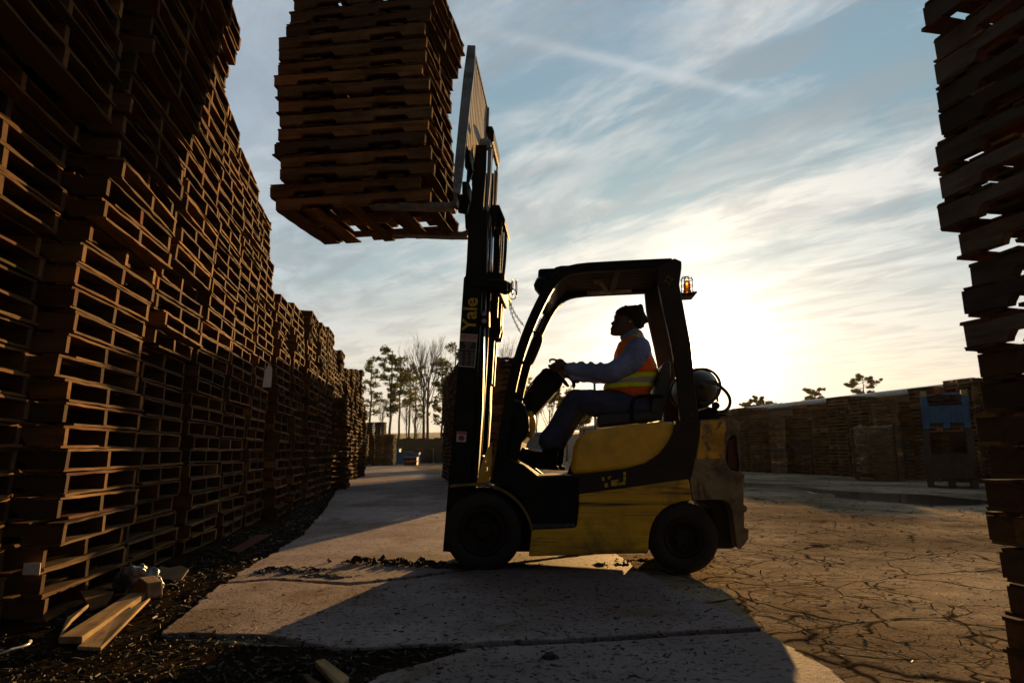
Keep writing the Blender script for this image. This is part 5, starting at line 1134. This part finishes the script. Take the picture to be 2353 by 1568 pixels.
strip = [(70, 1450), (380, 1462), (500, 1360), (575, 1305), (690, 1235), (770, 1125), (745, 1118), (630, 1212), (545, 1225), (420, 1305), (300, 1320), (110, 1430)]
def rand_in(poly):
    xs = [p[0] for p in poly]; ys = [p[1] for p in poly]
    while True:
        q = Vector((rg.uniform(min(xs), max(xs)), rg.uniform(min(ys), max(ys))))
        if inside(q, [Vector(p) for p in poly]): return q
sp_ = [g2(*p) for p in strip]
for _ in range(3800): q = rand_in(sp_); chip(q.x, q.y, .010, rg.choice((.006, .008, .012, .016, .03)))
for _ in range(2400):
    p = (rg.uniform(-60, 1060), rg.uniform(1462, 1600)); g0 = ground(*p)
    if p[0] > 600 and p[1] < 1490: continue
    chip(g0.x, g0.y, .009, rg.choice((.004, .006, .008, .012, .02)))
for _ in range(700):
    p = (rg.uniform(420, 1700), 1355 + 230 * rg.random() ** 1.3); g0 = ground(*p); chip(g0.x, g0.y, .022, rg.choice((.004, .006, .009, .015)))
for _ in range(1500):
    p = (rg.uniform(1000, 2352), 1120 + 460 * rg.random() ** 1.5); g0 = ground(*p); chip(g0.x, g0.y, .018 if p[0] < 1500 else .004, rg.choice((.005, .007, .010, .018)))
tag(chips.build('wood_chips', [mat('dark_chips', (.016, .010, .006), .8, var=.5), mat('pale_chips', (.06, .036, .016), .7, var=.5)], fix=False), 'scattered wood chips and splinters over the ground', 'wood chips', kind='stuff')
# mud cakes dropped by the wheels
md = MB()
def mud(px, py, L, hgt, wid=.09, seed=0):
    """low crumbly mound: a height field kept only where it rises above the paving"""
    c = ground(px, py); Lm = L / FP * c.y * 1.25; st = .0075; nx, ny = int(2 * Lm / st), int(2 * wid / st); idx = {}
    H = {}
    for i in range(nx + 1):
        for j in range(ny + 1):
            x = -Lm + i * st; y = -wid + j * st; p = Vector((x + c.x, y + c.y, seed * 3.7))
            f = 1 - (x / Lm) ** 2 - (y / wid) ** 2
            n_ = noise.noise(p * 9) * .55 + noise.noise(p * 24) * .45 + noise.noise(p * 70) * .30
            H[i, j] = (f * .55 + n_ * 1.25 - .30)
    for (i, j), h in H.items():
        if h > 0: idx[i, j] = len(md.v); md.v.append((c.x - Lm + i * st + noise.noise(Vector((i, j, 3)) * .9) * .003, c.y - wid + j * st, .016 + hgt * min(1.3, h * 1.9) + .004 * noise.noise(Vector((i * .8, j * .8, 7)))))
    for (i, j) in idx:
        q = [(i, j), (i + 1, j), (i + 1, j + 1), (i, j + 1)]
        if all(k in idx for k in q): md.f.append(tuple(idx[k] for k in q)); md.mi.append(0); md.sm.append(False)
for k, a_ in enumerate([(870, 1298, 95, .042, .12), (960, 1304, 70, .034, .09), (1045, 1308, 60, .020, .07), (1195, 1306, 60, .024, .08), (665, 1316, 75, .020, .16), (760, 1330, 60, .008, .14), (1400, 1303, 45, .014, .05), (1468, 1294, 45, .018, .08), (1752, 1270, 18, .024, .05), (1268, 1523, 20, .024, .04)]): mud(*a_, k)
tag(md.build('mud_lumps', mat('wet_mud', (.022, .015, .010), .85, var=.4, bump=.8), fix=False), 'dark wet mud lumps dropped along the wheel track', 'mud', kind='stuff')
# puddle of black water in the wheel rut along the right-hand row
pdl = [(1705, 1108), (1800, 1112), (1900, 1125), (2010, 1133), (2130, 1136), (2280, 1150), (2280, 1162), (2120, 1160), (2000, 1150), (1900, 1138), (1800, 1124), (1700, 1118)]
slab('puddle', [g2(*p) for p in pdl], .006, mat('black_water', (.012, .010, .009), .12, var=.2, bump=.15, bscale=8), .18, .004, .3)

# ---------------------------------------------------------------- thin morning haze over the whole yard
b = MB(); b.box((0, 150, 8.5), (490, 370, 19.6)); hz_ = b.build('haze', [], None)
hm = bpy.data.materials.new('haze'); hm.use_nodes = True; hm.node_tree.nodes.clear(); t = NT(hm.node_tree)
pv_ = t.new('ShaderNodeVolumePrincipled', i_Color=(.95, .92, .86), i_Density=.00012, i_Anisotropy=.35)
t.l.new(pv_.outputs[0], t.new('ShaderNodeOutputMaterial').inputs[1]); hz_.data.materials.clear(); hz_.data.materials.append(hm)
tag(hz_, 'thin pale morning haze', 'haze', kind='stuff')
